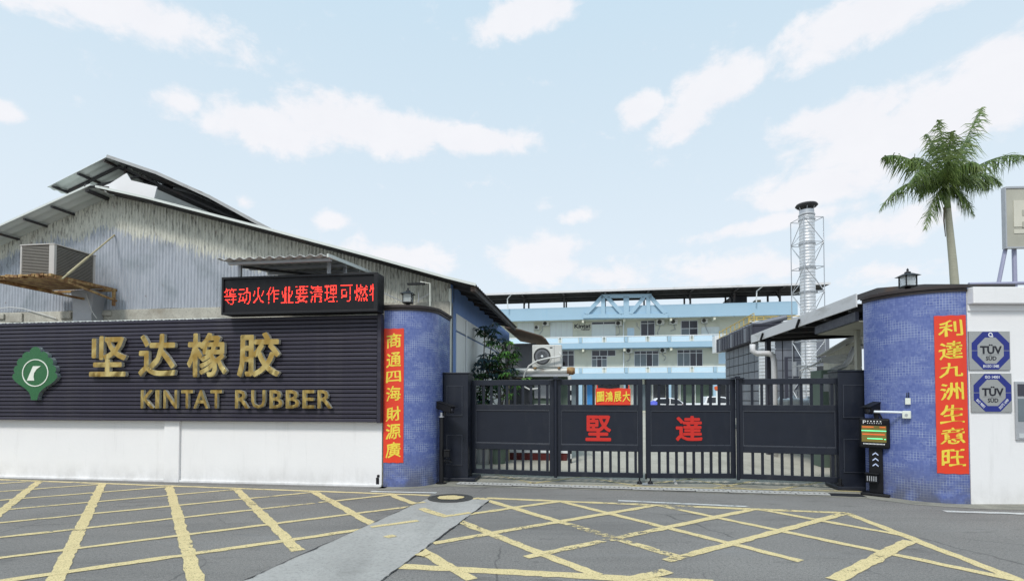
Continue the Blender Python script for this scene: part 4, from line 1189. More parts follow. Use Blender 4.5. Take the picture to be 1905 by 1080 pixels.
# ================================================================== RIGHT HAND WALL
rw = thing('gatehouse_wall', 'white painted gatehouse wall with a thick cornice and two plaques', 'wall', FR)
ctop = FR.pix(1850, 533, -.12)[1]; cbot = FR.pix(1850, 564, -.12)[1]
MB().box(.01, 8, 0, .25, 0, ctop - .01).build('wall_body', 'white_paint', rw, bevel=.006)
MB().box(.01, 8, -.12, .0, cbot, ctop).build('cornice', 'white_paint', rw, bevel=.012)
MB().box(.01, 8, -.02, .0, cbot - .1, cbot - .001).build('cornice_step', 'white_paint', rw, bevel=.01)
MB().box(.01, 8, .25, 2.3, ctop - .25, ctop - .1).build('flat_roof', 'raw_concrete', rw)
MB().box(.02, 8, 2.1, 2.3, 0, ctop - .25).build('rear_wall', 'white_paint', rw)
MB().box(.1, 8, .6, .7, ctop - .1, ctop + .13).build('roof_upstand', 'wall_blue', rw)
# metal hatch on the wall
hx0, hz1 = FR.pix(1889, 709, -.03); hz0 = FR.pix(1889, 818, -.03)[1]
hb = thing('meter_cabinet', 'grey metal cabinet with window set in the white wall at the right edge', 'cabinet', FR)
MB().box(hx0, hx0 + .55, -.03, .0, hz0, hz1).build('cabinet_body', 'steel_paint', hb, bevel=.006)
MB().box(hx0 + .03, hx0 + .14, -.036, -.0305, hz1 - .22, hz1 - .04).box(hx0 + .17, hx0 + .5, -.036, -.0305, hz1 - .22, hz1 - .04).build('window', 'window_dark', hb)
MB().box(hx0 + .03, hx0 + .5, -.036, -.0305, hz0 + .28, hz1 - .26).build('pane', 'window_grey', hb)
MB().box(hx0 + .03, hx0 + .5, -.04, -.0305, hz0 + .03, hz0 + .1).build('sill', 'alu_frame', hb)
# plaques
def oct_(cx, cz, r, k=.414):
    return [(cx + r * a, cz + r * b_) for a, b_ in ((-k, -1), (k, -1), (1, -k), (1, k), (k, 1), (-k, 1), (-1, k), (-1, -k))]
def plaque(x0, x1, y0, y1, label, texts):
    a, z1 = FR.pix(x0, y0); b_, z0 = FR.pix(x1, y1); w_ = b_ - a; h_ = z1 - z0
    t = thing('certificate_plaque', label, 'plaque', FR, 'certificate plaques on the white wall')
    MB().box(a, b_, -.022, -.001, z0, z1).build('plate', 'plaque', t, bevel=.004)
    cx, cz = (a + b_) / 2 + .012, (z0 + z1) / 2; R = min(w_, h_) / 2 * .97
    O, I = oct_(cx, cz, R, .40), oct_(cx, cz, R * .70, .40); m = MB()
    for k in range(8):
        j = (k + 1) % 8
        P = [O[k], O[j], I[j], I[k]]
        if k in (2, 6):      # thin gap at mid height
            zc_ = cz; g = .004
            def lerp_(p, q, zz): f_ = (zz - p[1]) / (q[1] - p[1]); return (p[0] + (q[0] - p[0]) * f_, zz)
            o1, o2, i1, i2 = O[k], O[j], I[k], I[j]; s_ = -1 if o1[1] < o2[1] else 1
            m.prism([o1, lerp_(o1, o2, cz + s_ * g), lerp_(i1, i2, cz + s_ * g), i1], -.0245, -.0222)
            m.prism([lerp_(o1, o2, cz - s_ * g), o2, i2, lerp_(i1, i2, cz - s_ * g)], -.0245, -.0222)
        else: m.prism(P, -.0245, -.0222)
    m.build('octagon_band', 'plaque_blue', t)
    put_text('TÜV', 'plaque_black', t, 'lettering', cx - R * .56, cz - R * .18, R * 1.15, R * .52, .002, -.0245, bold=.035)
    put_text('SÜD', 'plaque_black', t, 'lettering', cx - R * .26, cz - R * .52, R * .56, R * .27, .002, -.0245, bold=.02)
    MB().box(cx - R * .5, cx + R * .5, -.0235, -.0222, cz - R * .215, cz - R * .205).build('rule', 'plaque_black', t)
    for s, dx, dz, w2, rot in texts:
        put_text(s, 'plaque_white', t, 'lettering', cx + R * dx, cz + R * dz, R * w2, R * .15, .0015, -.0262, bold=.01, rot=rot)
    return t, cx, cz, R
t, cx, cz, R = plaque(1800, 1878, 616, 688, 'upper silver plaque with a blue octagon, EN ISO 13485', [('EN ISO 13485', -.42, -.90, .84, 0)])
n_ = 16; m = MB()
vs = []
for k in range(n_):
    a = 2 * PI * k / n_
    for r in (.12, .07): vs.append((cx + R * r * math.cos(a), -.0262, cz + R * (.84 + r * math.sin(a))))
m.add(vs, [(2 * k, 2 * k + 1, (2 * k + 3) % (2 * n_), (2 * k + 2) % (2 * n_)) for k in range(n_) if k != 14]); m.box(cx + R * .02, cx + R * .14, -.0264, -.0255, cz + R * .72, cz + R * .78)
m.build('round_mark', 'plaque_white', t, solid=.001)
plaque(1804, 1881, 694, 766, 'lower silver plaque with a blue octagon, ISO 14001 and ISO 9001', [('ISO 14001', -.38, .76, .76, 0), ('ISO 9001', -.90, -.42, .56, -PI / 4), ('ISO/TS 16949', .40, -.88, .66, PI / 4)])

# dark roof edge behind the right pier, canopy, shed wall
FRG = Fr(RC.x - RR, RC.y, TH)       # origin at the yard side of the right pier
cn1 = D(1592, 548, 9.55); cn2 = D(1397, 622, 15.9)
fth = math.atan2(-(cn1 - cn2).x, (cn1 - cn2).y) + PI
FCY = Fr(cn1.x, cn1.y, TH)
can = thing('yard_canopy', 'low canopy with a pale grey fascia running back beside the right pier', 'canopy', Matrix.Identity(4))
z1a, z0a = cn1.z, D(1600, 571, 9.6).z; zfar1, zfar0 = D(1397, 622, 15.9).z, D(1400, 638, 15.9).z
zt_, zb_ = (z1a + zfar1) / 2, (z0a + zfar0) / 2
def P3(p, z): return (p.x, p.y, z)
n3 = Vector((1, .15, 0)).normalized()
mid = cn1.lerp(cn2, .42)
for pa, pb2 in ((cn1, mid.lerp(cn1, .004)), (mid, mid.lerp(cn2, .55)), (mid.lerp(cn2, .557), cn2)):
    m = MB(); k_ = n3 * .03
    m.add([P3(pa, zb_), P3(pb2, zb_), P3(pb2 + k_, zb_), P3(pa + k_, zb_), P3(pa, zt_), P3(pb2, zt_), P3(pb2 + k_, zt_), P3(pa + k_, zt_)], [(0, 3, 2, 1), (4, 5, 6, 7), (0, 1, 5, 4), (1, 2, 6, 5), (2, 3, 7, 6), (3, 0, 4, 7)])
    m.build('fascia', 'fascia', can)
e_ = (cn2 - cn1).normalized()
ra, rb = cn1 + n3 * .04, cn2 + n3 * .04
m = MB(); N = 46; vs = []
for i in range(N + 1):
    p = ra.lerp(rb, i / N); q = p + n3 * 4.6; dz = .012 * (1 if i % 2 else -1)
    vs += [P3(p, zb_ + .06 + dz), P3(q, zb_ + .32 + dz)]
m.add(vs, [(2 * i, 2 * i + 1, 2 * i + 3, 2 * i + 2) for i in range(N)]).build('roof_sheet', 'roof_dark', can, solid=.01)
m = MB()
for i in range(6):
    p = ra.lerp(rb, (i + .3) / 6); q = p + n3 * 4.2; m.bar(P3(p, zb_ + .0), P3(q, zb_ + .25), .07, .09)
m.build('rafter', 'roof_dark', can)
for i in (0.42, .83):
    p = cn1.lerp(cn2, i); m = MB().bar(P3(p - n3 * .06, zb_ - .03), P3(p - n3 * .02 - e_ * .1, zb_ + .16), .05, .03); m.build('gutter_bracket', 'black_metal', can)
for f_, off_ in ((.87, .25), (.80, 2.6), (.3, 3.2)):
    p = cn1.lerp(cn2, f_) + n3 * off_
    MB().box(p.x - .06, p.x + .06, p.y - .06, p.y + .06, 0, zb_ + .05).build('post', 'filter_dark', can)
# dark name panel and beige soffit under the canopy
pa = D(1521, 612, 11.8); pb2 = D(1598, 590, 9.75)
zt2, zb2 = 3.05, 2.80
sb = thing('canopy_sign_panel', 'dark worn panel with a torn white patch beneath the yard canopy', 'sign', Matrix.Identity(4))
dd_ = (pb2 - pa); dd_.z = 0; nn3 = Vector((-dd_.y, dd_.x, 0)).normalized() * -.06
z_a, z_b = D(1521, 604, 11.8).z, D(1598, 583, 9.75).z; z_a0, z_b0 = D(1521, 618, 11.8).z, D(1598, 601, 9.75).z
zt2, zb2 = (z_a + z_b) / 2, (z_a0 + z_b0) / 2
m = MB(); A, B = pa, pb2
m.add([P3(A, zb2), P3(B, zb2), P3(B + nn3, zb2), P3(A + nn3, zb2), P3(A, zt2), P3(B, zt2), P3(B + nn3, zt2), P3(A + nn3, zt2)], [(0, 3, 2, 1), (4, 5, 6, 7), (0, 1, 5, 4), (1, 2, 6, 5), (2, 3, 7, 6), (3, 0, 4, 7)])
m.build('panel', 'filter_dark', sb)
dn_ = dd_.normalized(); nf = Vector((dn_.y, -dn_.x, 0)); nf = nf if nf.dot(Vector((0, 0, 0)) - A) > 0 else -nf
m = MB(); pts = []
for k in range(12):
    a = 2 * PI * k / 12; r = random.uniform(.35, 1.0)
    q = A.lerp(B, .52) + dn_ * math.cos(a) * .16 * r + nf * .004; pts.append((q.x, q.y, (zt2 + zb2) / 2 + math.sin(a) * .08 * r))
q = A.lerp(B, .52) + nf * .004
m.add(pts + [(q.x, q.y, (zt2 + zb2) / 2)], [(k, (k + 1) % 12, 12) for k in range(12)]).build('torn_patch', 'plaque_white', sb)
m = MB(); m.add([P3(A, zb2 - .002), P3(B, zb2 - .002), P3(B + n3 * 1.2, zb2 - .002), P3(A + n3 * 1.4, zb2 - .002)], [(0, 1, 2, 3)]); m.build('soffit', 'shed_wall', sb, solid=.02)
# shed with cream wall behind
sh1 = D(1600, 700, 13.0); sh2 = D(1532, 700, 19.0)
sh = thing('yard_shed', 'weathered cream shed wall under a sloping roof behind the right pier', 'shed', Matrix.Identity(4))
for k in range(5):
    a = sh1.lerp(sh2, k / 5); b_ = sh1.lerp(sh2, (k + 1) / 5 - .006)
    for z0, z1 in ((0, 2.35), (2.36, 3.05)):
        m = MB(); kk = n3 * .06
        m.add([P3(a, z0), P3(b_, z0), P3(b_ + kk, z0), P3(a + kk, z0), P3(a, z1), P3(b_, z1), P3(b_ + kk, z1), P3(a + kk, z1)], [(0, 3, 2, 1), (4, 5, 6, 7), (0, 1, 5, 4), (1, 2, 6, 5), (2, 3, 7, 6), (3, 0, 4, 7)])
        m.build('wall_panel', 'shed_wall', sh)
m = MB().add([P3(sh1 - n3 * .3, 3.06), P3(sh2 - n3 * .3, 3.06), P3(sh2 + n3 * 4, 3.9), P3(sh1 + n3 * 4, 3.9)], [(0, 1, 2, 3)]); m.build('roof_sheet', 'roof_steel', sh, solid=.04)
p = D(1610, 640, 10.6)
tag(MB().box(-.04, .04, -.04, .04, 0, 3.0).build('timber_post', 'shed_wall'), 'pale post between the blue pier and the yard canopy', 'post', fr=Matrix.Translation((D(1595, 640, 10.9).x, 10.9, 0)))
# machine and bent duct in the shadow
mc_ = thing('yard_machine', 'grey machine with a bent silver duct under the yard canopy', 'machine', Matrix.Translation(D(1575, 700, 12.2)))
mc_.location.z = 0; mc_.rotation_euler.z = TH
MB().box(-.55, .3, 0, .6, 0, 2.25).build('cabinet', 'green_wall', mc_, bevel=.02)
MB().box(-.5, -.2, -.02, 0, 1.75, 2.15).box(-.1, .25, -.02, 0, 1.75, 2.15).build('door', 'steel_paint', mc_, bevel=.01)
MB().path([(-.3, .2, 2.2), (-.1, .2, 2.3), (.05, .2, 2.35), (.15, .2, 2.5), (.25, .2, 2.75), (.45, .2, 2.8)], .06, 10).build('bent_duct', 'ribbed_duct', mc_, smooth=True)
m = MB()
for k in range(6): m.path([(-.9 + .1 * k, .3, 2.25 + .04 * k), (-.4, .35, 2.45 + .02 * k), (.3, .3, 2.4 + .05 * k)], .015, 5)
m.build('cable', 'cable', mc_)
# dark low roof seen over the right pier
rd = thing('gatehouse_roof', 'dark corrugated roof edge showing above the right pier coping', 'roof', Matrix.Identity(4))
q0, q1, q2 = D(1588, 551, 10.3), D(1632, 536, 10.2), D(1720, 529, 10.0)
m = MB(); prof = [q0, q1, q2, Vector((9.5, 10.0, q2.z))]
for i, p in enumerate(prof): m.v += [tuple(p), (p.x + .35, p.y + .5, p.z + .02), (p.x, p.y, p.z - .10)]
for i in range(3): m.f += [(3 * i, 3 * i + 3, 3 * i + 4, 3 * i + 1), (3 * i, 3 * i + 2, 3 * i + 5, 3 * i + 3)]; m.mi += [0, 0]
m.build('roof_sheet', 'roof_dark', rd, solid=.02)
# rain pipe with bends on the canopy end
pp = [D(1400, 640, 14.6), D(1400, 652, 14.6), D(1408, 657, 14.6), D(1430, 657, 14.5), D(1438, 661, 14.5), D(1440, 672, 14.5)]
pz = D(1440, 672, 14.5); pp.append(Vector((pz.x, pz.y, 0)))
tag(MB().path(pp, .075, 12).build('rain_pipe', 'fascia', smooth='all'), 'pale rain pipe with two bends coming down from the canopy end', 'pipe')

# ================================================================== DUST FILTER AND DUCTS
fd = 23.0
pc = D(1402, 605, fd); ztop = pc.z; FF = Fr(pc.x, pc.y, TH - .0)
vfar = FF.pixu(1334, 633, 0.0)[0]
flt = thing('dust_filter', 'grey panelled dust filter house with a ribbed dark top box', 'dust filter', FF)
zl = FF.pix(1402, 632)[1]
MB().box(0, 1.9, 0, vfar, zl + .02, ztop - .02).build('top_box', 'filter_dark', flt)
n = 14
for k in range(n):
    v = vfar * k / n
    MB().box(-.07, -.001, v + .02, v + vfar / n * .72, zl, ztop).build('rib', 'filter_grey' if k % 5 == 2 else 'filter_dark', flt)
MB().box(-.03, 1.95, -.03, vfar + .03, ztop, ztop + .08).build('top_rim', 'filter_dark', flt)
for k in range(n - 1): MB().tube((.0, vfar * (k + .4) / n, ztop + .02), (1.4, vfar * (k + .4) / n, ztop + .35), .12, 8).build('valve', 'filter_grey', flt) if k < 9 else None
sx0 = .35; W_ = 2.2; zlow = .6
MB().box(sx0 + .03, W_ - .03, .33, vfar - .3, zlow, zl).build('body_core', 'sign_back', flt)
nc, nr = 7, 8; dv = (vfar - .3 - .3) / nc; dz = (zl - zlow) / nr
for c_ in range(nc):
    for r in range(nr):
        MB().box(sx0, sx0 + .03, .3 + c_ * dv + .035, .3 + (c_ + 1) * dv - .035, zlow + r * dz + .02, zlow + (r + 1) * dz - .02).build('panel', 'filter_grey', flt)
nf_ = 4; du = (W_ - sx0) / nf_
for c_ in range(nf_):
    for r in range(nr):
        MB().box(sx0 + c_ * du + .02, sx0 + (c_ + 1) * du - .02, .3, .33, zlow + r * dz + .012, zlow + (r + 1) * dz - .012).build('panel', 'filter_grey', flt)
for x in (sx0 + .05, W_ - .05):
    for v in (.35, vfar - .4): MB().box(x - .05, x + .05, v - .05, v + .05, 0, zlow).build('leg', 'filter_dark', flt)
# roof walkway with yellow rails behind
wk = thing('filter_walkway', 'grey rooftop block with yellow guard rails behind the dust filter', 'walkway', FF)
a1 = FF.pix(1396, 598, 2.5); a2 = FF.pix(1500, 594, 2.5)
MB().box(a1[0], a2[0] + 1, 2.5, 6, 2.8, a1[1] - .05).build('block', 'filter_grey', wk)
MB().box(a1[0] - .02, a2[0] + 1, 2.45, 2.6, a1[1] - .05, a1[1] + .03).build('block_rim', 'rail_white', wk)
m = MB(); L0 = a1[0] - 1.4; L1 = a2[0] + 1
for z in (.12, .24): m.bar((a1[0], 2.6, a1[1] + z), (L1, 2.6, a1[1] + z), .03)
for k in range(12): u = a1[0] + (L1 - a1[0]) * k / 11; m.bar((u, 2.6, a1[1]), (u, 2.6, a1[1] + .26), .03)
vv1 = vfar + .3
for z in (.1, .42): m.bar((.2, .6, ztop + z + .2), (.2, vv1, ztop + z - .0 + .1), .03)
for k in range(9): v = .6 + (vv1 - .6) * k / 8; m.bar((.2, v, ztop), (.2, v, ztop + .6), .03)
m.build('guard_rail', 'yellow_rail', wk)
m = MB().box(-.05, .35, vfar + .3, vfar + .9, ztop - .6, ztop + .35); m.build('rear_box', 'rail_white', wk)

def ribbed(c, r, z0, z1, step, parent, name='duct_shell'):
    prof = []; z = z0
    while z < z1:
        prof += [(r, z), (r, z + step * .55), (r * 1.028, z + step * .7), (r * 1.028, z + step * .85)]; z += step
    prof += [(r, z1)]
    return MB().lathe(c, prof, 28).build(name, 'ribbed_duct', parent, smooth=True)
pd = D(1427, 700, 18.0)
du_ = thing('vertical_duct', 'thick ribbed silver duct standing in front of the dust filter', 'duct', Matrix.Translation((pd.x, pd.y, 0)))
ztd = D(1427, 640, 18.0).z
ribbed((0, 0, 0), .25, 0, ztd, .11, du_)
MB().lathe((0, 0, ztd), [(.25, 0), (.24, .08), (.18, .17), (.08, .22), (.01, .23)], 24).build('domed_top', 'ribbed_duct', du_, smooth='all')
MB().lathe((0, 0, ztd - .2), [(.28, 0), (.28, .05)], 24).build('flange', 'steel_light', du_)
# chimney in its lattice
pcg = D(1505, 700, 20.5); chn = thing('lattice_chimney', 'tall ribbed silver chimney inside a steel lattice mast', 'chimney', Matrix.Translation((pcg.x, pcg.y, 0)) @ Matrix.Rotation(.1, 4, 'Z'))
zct = D(1505, 402, 20.5).z; zcap = D(1505, 382, 20.5).z
ribbed((0, 0, 0), .265, 0, zct, .12, chn, 'flue')
MB().lathe((0, 0, 0), [(.29, zct), (.30, zct + .04), (.26, zct + .05), (.26, zct + .22)], 28).build('flue_collar', 'steel_light', chn, smooth=True)
MB().lathe((0, 0, 0), [(.34, zcap - .08), (.40, zcap - .02), (.36, zcap + .04), (.15, zcap + .09), (.02, zcap + .11)], 28).build('rain_cap', 'roof_dark', chn, smooth=True)
m = MB()
for k in range(6): a = 2 * PI * k / 6; m.tube((.25 * math.cos(a), .25 * math.sin(a), zct + .2), (.3 * math.cos(a), .3 * math.sin(a), zcap - .05), .012, 5)
m.build('cap_strut', 'steel_light', chn)
hs = .40; ztw = zct - .15; nb = 9; hb_ = ztw / nb
for sx_, sy_ in ((-1, -1), (1, -1), (1, 1), (-1, 1)):
    MB().tube((sx_ * hs, sy_ * hs, 0), (sx_ * hs, sy_ * hs, ztw), .018, 6).build('mast_leg', 'steel_light', chn)
cor = [(-hs, -hs), (hs, -hs), (hs, hs), (-hs, hs)]
for k in range(nb):
    m = MB(); z0, z1 = k * hb_, (k + 1) * hb_
    for j in range(4):
        (xa, ya), (xb, yb) = cor[j], cor[(j + 1) % 4]
        m.tube((xa, ya, z1), (xb, yb, z1), .013, 5)
        if (k + j) % 2: m.tube((xa, ya, z0), (xb, yb, z1), .013, 5)
        else: m.tube((xb, yb, z0), (xa, ya, z1), .013, 5)
    m.lathe((0, 0, z1), [(.275, -.02), (.30, -.02), (.30, .02), (.275, .02)], 20)
    m.build('mast_bay', 'steel_light', chn)
# pipes and rack right of the filter
rk = thing('pipe_rack', 'steel rack and pipes between the dust filter and the chimney', 'pipe rack', Matrix.Translation(D(1470, 700, 22)))
rk.location.z = 0; rk.rotation_euler.z = TH
m = MB()
for x in (-.15, .55, 1.9): m.box(x - .05, x + .05, -.05, .05, 0, 3.3)
for z in (1.4, 2.5, 3.3): m.box(-.15, 1.9, -.04, .04, z - .06, z)
m.bar((-.15, 0, 1.4), (.55, 0, 2.5), .05).bar((.55, 0, 1.4), (1.9, 0, 2.5), .05)
m.build('rack_frame', 'filter_dark', rk)
MB().tube((.2, .1, 0), (.2, .1, 3.1), .09, 10).build('riser_pipe', 'steel_paint', rk, smooth=True); MB().tube((.42, .15, 0), (.42, .15, 3.0), .06, 10).build('riser_pipe', 'steel_paint', rk, smooth=True)
MB().box(-.1, 3.2, 1.6, 1.7, 0, 3.0).build('dark_screen', 'dark_wall', rk)
for i, (q, w_, h_, mt, lb) in enumerate(((1452, .45, .38, 'rail_white', 'leftmost of the pale sacks seen through the right gate leaf'), (1476, .4, .4, 'rail_white', 'pale sack just right of the leftmost one behind the right gate leaf'), (1490, .42, .35, 'rail_white', 'pale sack behind the right gate leaf, left of the blue drum'), (1503, .3, .38, 'rail_white', 'pale sack touching the blue drum behind the gate'))):
    p = D(q, 745, 16.5)
    o = thing('sack', lb, 'sack', Matrix.Translation((p.x, p.y, 0)), 'pale sacks on the pallet')
    m = MB().box(-w_ / 2, w_ / 2, -.2, .2, 1.2, 1.2 + h_); m.build('sack_body', mt, o, bevel=.09)
    MB().tube((0, 0, 1.18 + h_), (0.02, 0, 1.28 + h_), .07, 8, .04).build('sack_neck', mt, o)
p = D(1490, 745, 16.5)
tag(MB().box(-1.4, 1.2, -.35, .45, 1.12, 1.19).box(-1.3, -1.2, -.3, .4, 0, 1.12).box(1.05, 1.15, -.3, .4, 0, 1.12).build('loading_bench', 'dark_wall'), 'dark bench carrying the pale sacks in the yard', 'bench', fr=Matrix.Translation((p.x, p.y, 0)))
p = D(1523, 740, 16); dm = thing('blue_drum', 'blue plastic drum beside the pale sacks behind the gate', 'drum', Matrix.Translation((p.x, p.y, 0)))
MB().lathe((0, 0, 0), [(.13, 1.2), (.15, 1.24), (.15, 1.42), (.16, 1.43), (.15, 1.45), (.15, 1.68), (.13, 1.73)], 20).build('drum_body', 'drum_blue', dm, smooth=True)
MB().box(-.2, .2, -.2, .2, 0, 1.199).build('stand', 'dark_wall', dm)

# ================================================================== LEFT YARD CLUTTER
FA = Fr(D(990, 682, 13.4).x, 13.4, TH)
ua = FA.pix(1045, 660)[0]; za0 = FA.pix(1000, 684)[1]; za1 = FA.pix(1000, 641)[1]
ac = thing('outdoor_ac_unit', 'large beige outdoor air conditioner standing on the silver pipe', 'air conditioner', FA)
MB().box(0, ua, 0, .32, za0 + .02, za1).build('casing', 'ac_white', ac, bevel=.015)
ccx_, ccz_ = ua * .34, (za0 + za1) / 2
MB().lathe((ccx_, 0, ccz_), [(.235, 0), (.235, -.02), (.215, -.02), (.215, -.002)], 32, axis='y').build('fan_ring', 'ac_white', ac, smooth=True)
MB().lathe((ccx_, 0, ccz_), [(.214, -.004), (.214, -.0045)], 32, axis='y').build('fan_opening', 'fan_dark', ac)
m = MB()
for k in range(16): a = PI * k / 16; m.tube((ccx_ - .21 * math.cos(a), -.018, ccz_ - .21 * math.sin(a)), (ccx_ + .21 * math.cos(a), -.018, ccz_ + .21 * math.sin(a)), .003, 4)
for r in (.07, .12, .17): m.lathe((ccx_, -.018, ccz_), [(r, 0), (r + .005, 0), (r + .005, .004), (r, .004)], 24, axis='y')
m.build('fan_guard', 'shed_steel', ac)
MB().lathe((ccx_, -.01, ccz_), [(.03, 0), (.03, -.02), (.01, -.025)], 12, axis='y').build('hub', 'rail_white', ac)
MB().box(ua - .19, ua - .185, -.003, .0, za0 + .04, za1 - .02).box(ua * .60, ua - .23, -.003, 0, za1 - .09, za1 - .06).build('panel_seam', 'fan_dark', ac)
MB().box(.04, .1, 0, .32, za0 - .02, za0 + .02).box(ua - .1, ua - .04, 0, .32, za0 - .02, za0 + .02).build('foot', 'rust', ac)
MB().lathe((ua + .02, .1, za0 + .12), [(.04, 0), (.07, .03), (.06, .06), (.02, .07)], 10, axis='x').build('valve', 'black_metal', ac)
hp = [FA.pix(*p, -.08) for p in ((1040, 655), (1046, 662), (1040, 663), (1020, 666), (1000, 671), (985, 680), (977, 692), (973, 706), (974, 718), (985, 724), (1002, 722))]
tag(MB().path([(u, -.12 + .02 * math.sin(i), z) for i, (u, z) in enumerate(hp)], .022, 8).build('flexible_hose', 'cable', smooth='all'), 'white hose looping from the outdoor air conditioner down behind the gate', 'hose', fr=FA)
pu0, pz0 = FA.pix(922, 690); pu1, _ = FA.pix(1062, 690)
bp = thing('horizontal_pipe', 'thick pale pipe with a rusty end lying above the left gate leaf', 'pipe', FA)
MB().tube((pu0, .1, pz0), (pu1, .1, pz0), .075, 16).build('pipe_body', 'pale_pipe', bp, smooth=True)
MB().lathe((pu0 + .1, .1, pz0), [(.09, 0), (.09, .06)], 16, axis='x').build('pipe_flange', 'rust', bp)
MB().lathe((pu1 - .1, .1, pz0), [(.085, 0), (.1, .05), (.1, .15), (.07, .2)], 16, axis='x').build('pipe_end', 'rust', bp)
bt_ = thing('service_booth', 'dark service booth with a red and white base behind the left gate leaf', 'booth', FA)
pz_ = pz0 - .08
MB().box(pu0 + .15, pu1 - .05, .0, 1.3, pz_ - .06, pz_).build('roof_plate', 'steel_paint', bt_)
MB().box(pu0 + .9, pu1 - .1, .45, 1.3, .38, pz_ - .06).build('back_wall', 'green_wall', bt_)
MB().box(pu0 + .4, pu0 + .88, .2, 1.3, .38, pz_ - .06).build('cabinet', 'dark_wall', bt_)
MB().box(pu0 + .2, pu1 - .1, .3, 1.3, .2, .36).build('white_base', 'rail_white', bt_)
MB().box(pu0 + .25, pu1 - .12, .32, 1.28, 0.01, .2).build('red_base', 'red_brick', bt_)
for u in (pu0 + .32, pu1 - .35): MB().box(u - .03, u + .03, .02, .08, 0, pz_ - .06).build('post', 'old_pole' if u < pu0 + 1 else 'steel_paint', bt_)
m = MB()
for k in range(3): m.box(pu0 + .95, pu0 + 1.5, .40, .45, .6 + k * .5, .95 + k * .5)
m.build('louvre_door', 'steel_paint', bt_)
hzp = thing('hazard_post', 'black and white striped post at the end of the pale pipe', 'hazard post', Matrix.Translation((D(1060, 740, 13.1).x, 13.1, 0)))
nst = 18; hh_ = 2.15
for k in range(nst):
    z0 = hh_ * k / nst; MB().lathe((0, 0, 0), [(.045, z0), (.045, z0 + hh_ / nst - .001)], 12).build('band', 'stripe_white' if k % 2 else 'black_metal', hzp)
# things on the ground beside the plants
for px, lb, mt in ((898, 'grey planter left of the green planter behind the left gate leaf', 'drain_block'), (925, 'dark green planter right of the grey planter behind the gate', 'green_wall')):
    p = G(px, 862); t = thing('planter', lb, 'planter', Matrix.Translation((p.x, p.y, 0)))
    MB().lathe((0, 0, 0), [(.18, .01), (.24, .38), (.27, .39), (.27, .43), (.23, .43), (.22, .36)], 20).build('pot', mt, t, smooth=True)
    MB().lathe((0, 0, 0), [(.22, .37), (.01, .39)], 16).build('soil', 'stem', t)

# ---- plants: whorls of long leaves on stems
def plant(name, label, base, stems, mats, seed, leafL=.17, cat='plant', stemmat='stem'):
    rnd = random.Random(seed); t = thing(name, label, cat, Matrix.Translation(base))
    ms_ = MB(); lf = [MB() for _ in mats]
    for (x, y, z, n, R) in stems:
        tip = Vector((x, y, z)); b0 = Vector((x * .25, y * .25, .35))
        mid = b0.lerp(tip, .5) + Vector((rnd.uniform(-.08, .08), rnd.uniform(-.08, .08), 0))
        ms_.path([b0, mid, tip], .022, 6, .010)
        for k in range(n):
            c = tip + Vector((rnd.gauss(0, R), rnd.gauss(0, R), rnd.gauss(0, R * .75)))
            ms_.path([tip - Vector((0, 0, .1)), c], .006, 3)
            m = lf[rnd.randrange(len(mats))]; na = rnd.randint(6, 9); a0 = rnd.random() * 6.28; tl = rnd.uniform(-.7, .1)
            for j in range(na):
                a = a0 + 2 * PI * j / na; d = Vector((math.cos(a), math.sin(a), tl + rnd.uniform(-.35, .25))).normalized()
                sd_ = Vector((-math.sin(a), math.cos(a), rnd.uniform(-.3, .3))).normalized(); L = leafL * rnd.uniform(.7, 1.15); w_ = L * .17
                p0 = c + d * .03; p1 = c + d * L * .55 + Vector((0, 0, .01)); p2 = c + d * L - Vector((0, 0, L * .25))
                m.add([p0, p1 + sd_ * w_, p2, p1 - sd_ * w_], [(0, 1, 2, 3)])
    ms_.build('stems', stemmat, t)
    for m, mt in zip(lf, mats):
        if m.v: m.build('foliage', mt, t)
p = G(898, 862)
plant('umbrella_plant', 'tall dark umbrella plant reaching up the white side wall', Vector((p.x, p.y, 0)), [(0.05, 0, 3.25, 9, .13), (.22, .05, 3.1, 7, .12), (-.03, .1, 2.55, 16, .2), (.15, -.1, 2.3, 20, .22), (.0, .0, 1.95, 20, .2), (.25, .2, 2.0, 16, .2), (-.05, 0, 1.5, 16, .2), (.2, 0, 1.2, 14, .2)], ['dark_leaf', 'blue_leaf'], 3, .2)
p = G(925, 862)
plant('leafy_shrub', 'bright green leafy shrub right of the umbrella plant', Vector((p.x, p.y, 0)), [(.1, 0, 2.75, 18, .16), (.28, .1, 2.65, 16, .14), (.05, .1, 2.4, 14, .2), (.2, 0, 2.2, 14, .2), (.05, -.1, 1.7, 12, .2)], ['bright_leaf', 'dark_leaf'], 5, .17)

# ================================================================== OFFICE BUILDING AT THE BACK
bo_ = D(958, 600, 62.0); FB = Fr(bo_.x, bo_.y, math.radians(-9.3))
off = thing('office_building', 'three storey cream and pale blue office building behind the gate', 'building', FB)
BX0, BX1 = -9, FB.pix(1484, 600)[0]; SB = 1.5
def Zb(py, px=1100, v=0): return FB.pix(px, py, v)[1]
zp1, zp0 = Zb(573, 1000), Zb(593.5)
f2t, f2b = Zb(637), Zb(647.5); f1t, f1b = Zb(693.5), Zb(704.5)
MB().box(BX0, BX1, SB, 14, 0, zp0 + .3).build('wall', 'cream_wall', off)
MB().box(BX0, BX1 + .02, 0, .25, zp0, zp1).build('parapet', 'sky_blue', off)
MB().box(BX0, BX1, .25, SB, zp0, zp0 + .2).build('eave_slab', 'cream_wall', off)
MB().box(BX0, BX1 - .02, .3, 14, zp0 + .3, zp0 + .5).build('roof_slab', 'raw_concrete', off)
for a, b_ in ((f2t, f2b), (f1t, f1b)):
    MB().box(BX0, BX1, 0, SB, b_, a).build('balcony_slab', 'sky_blue', off)
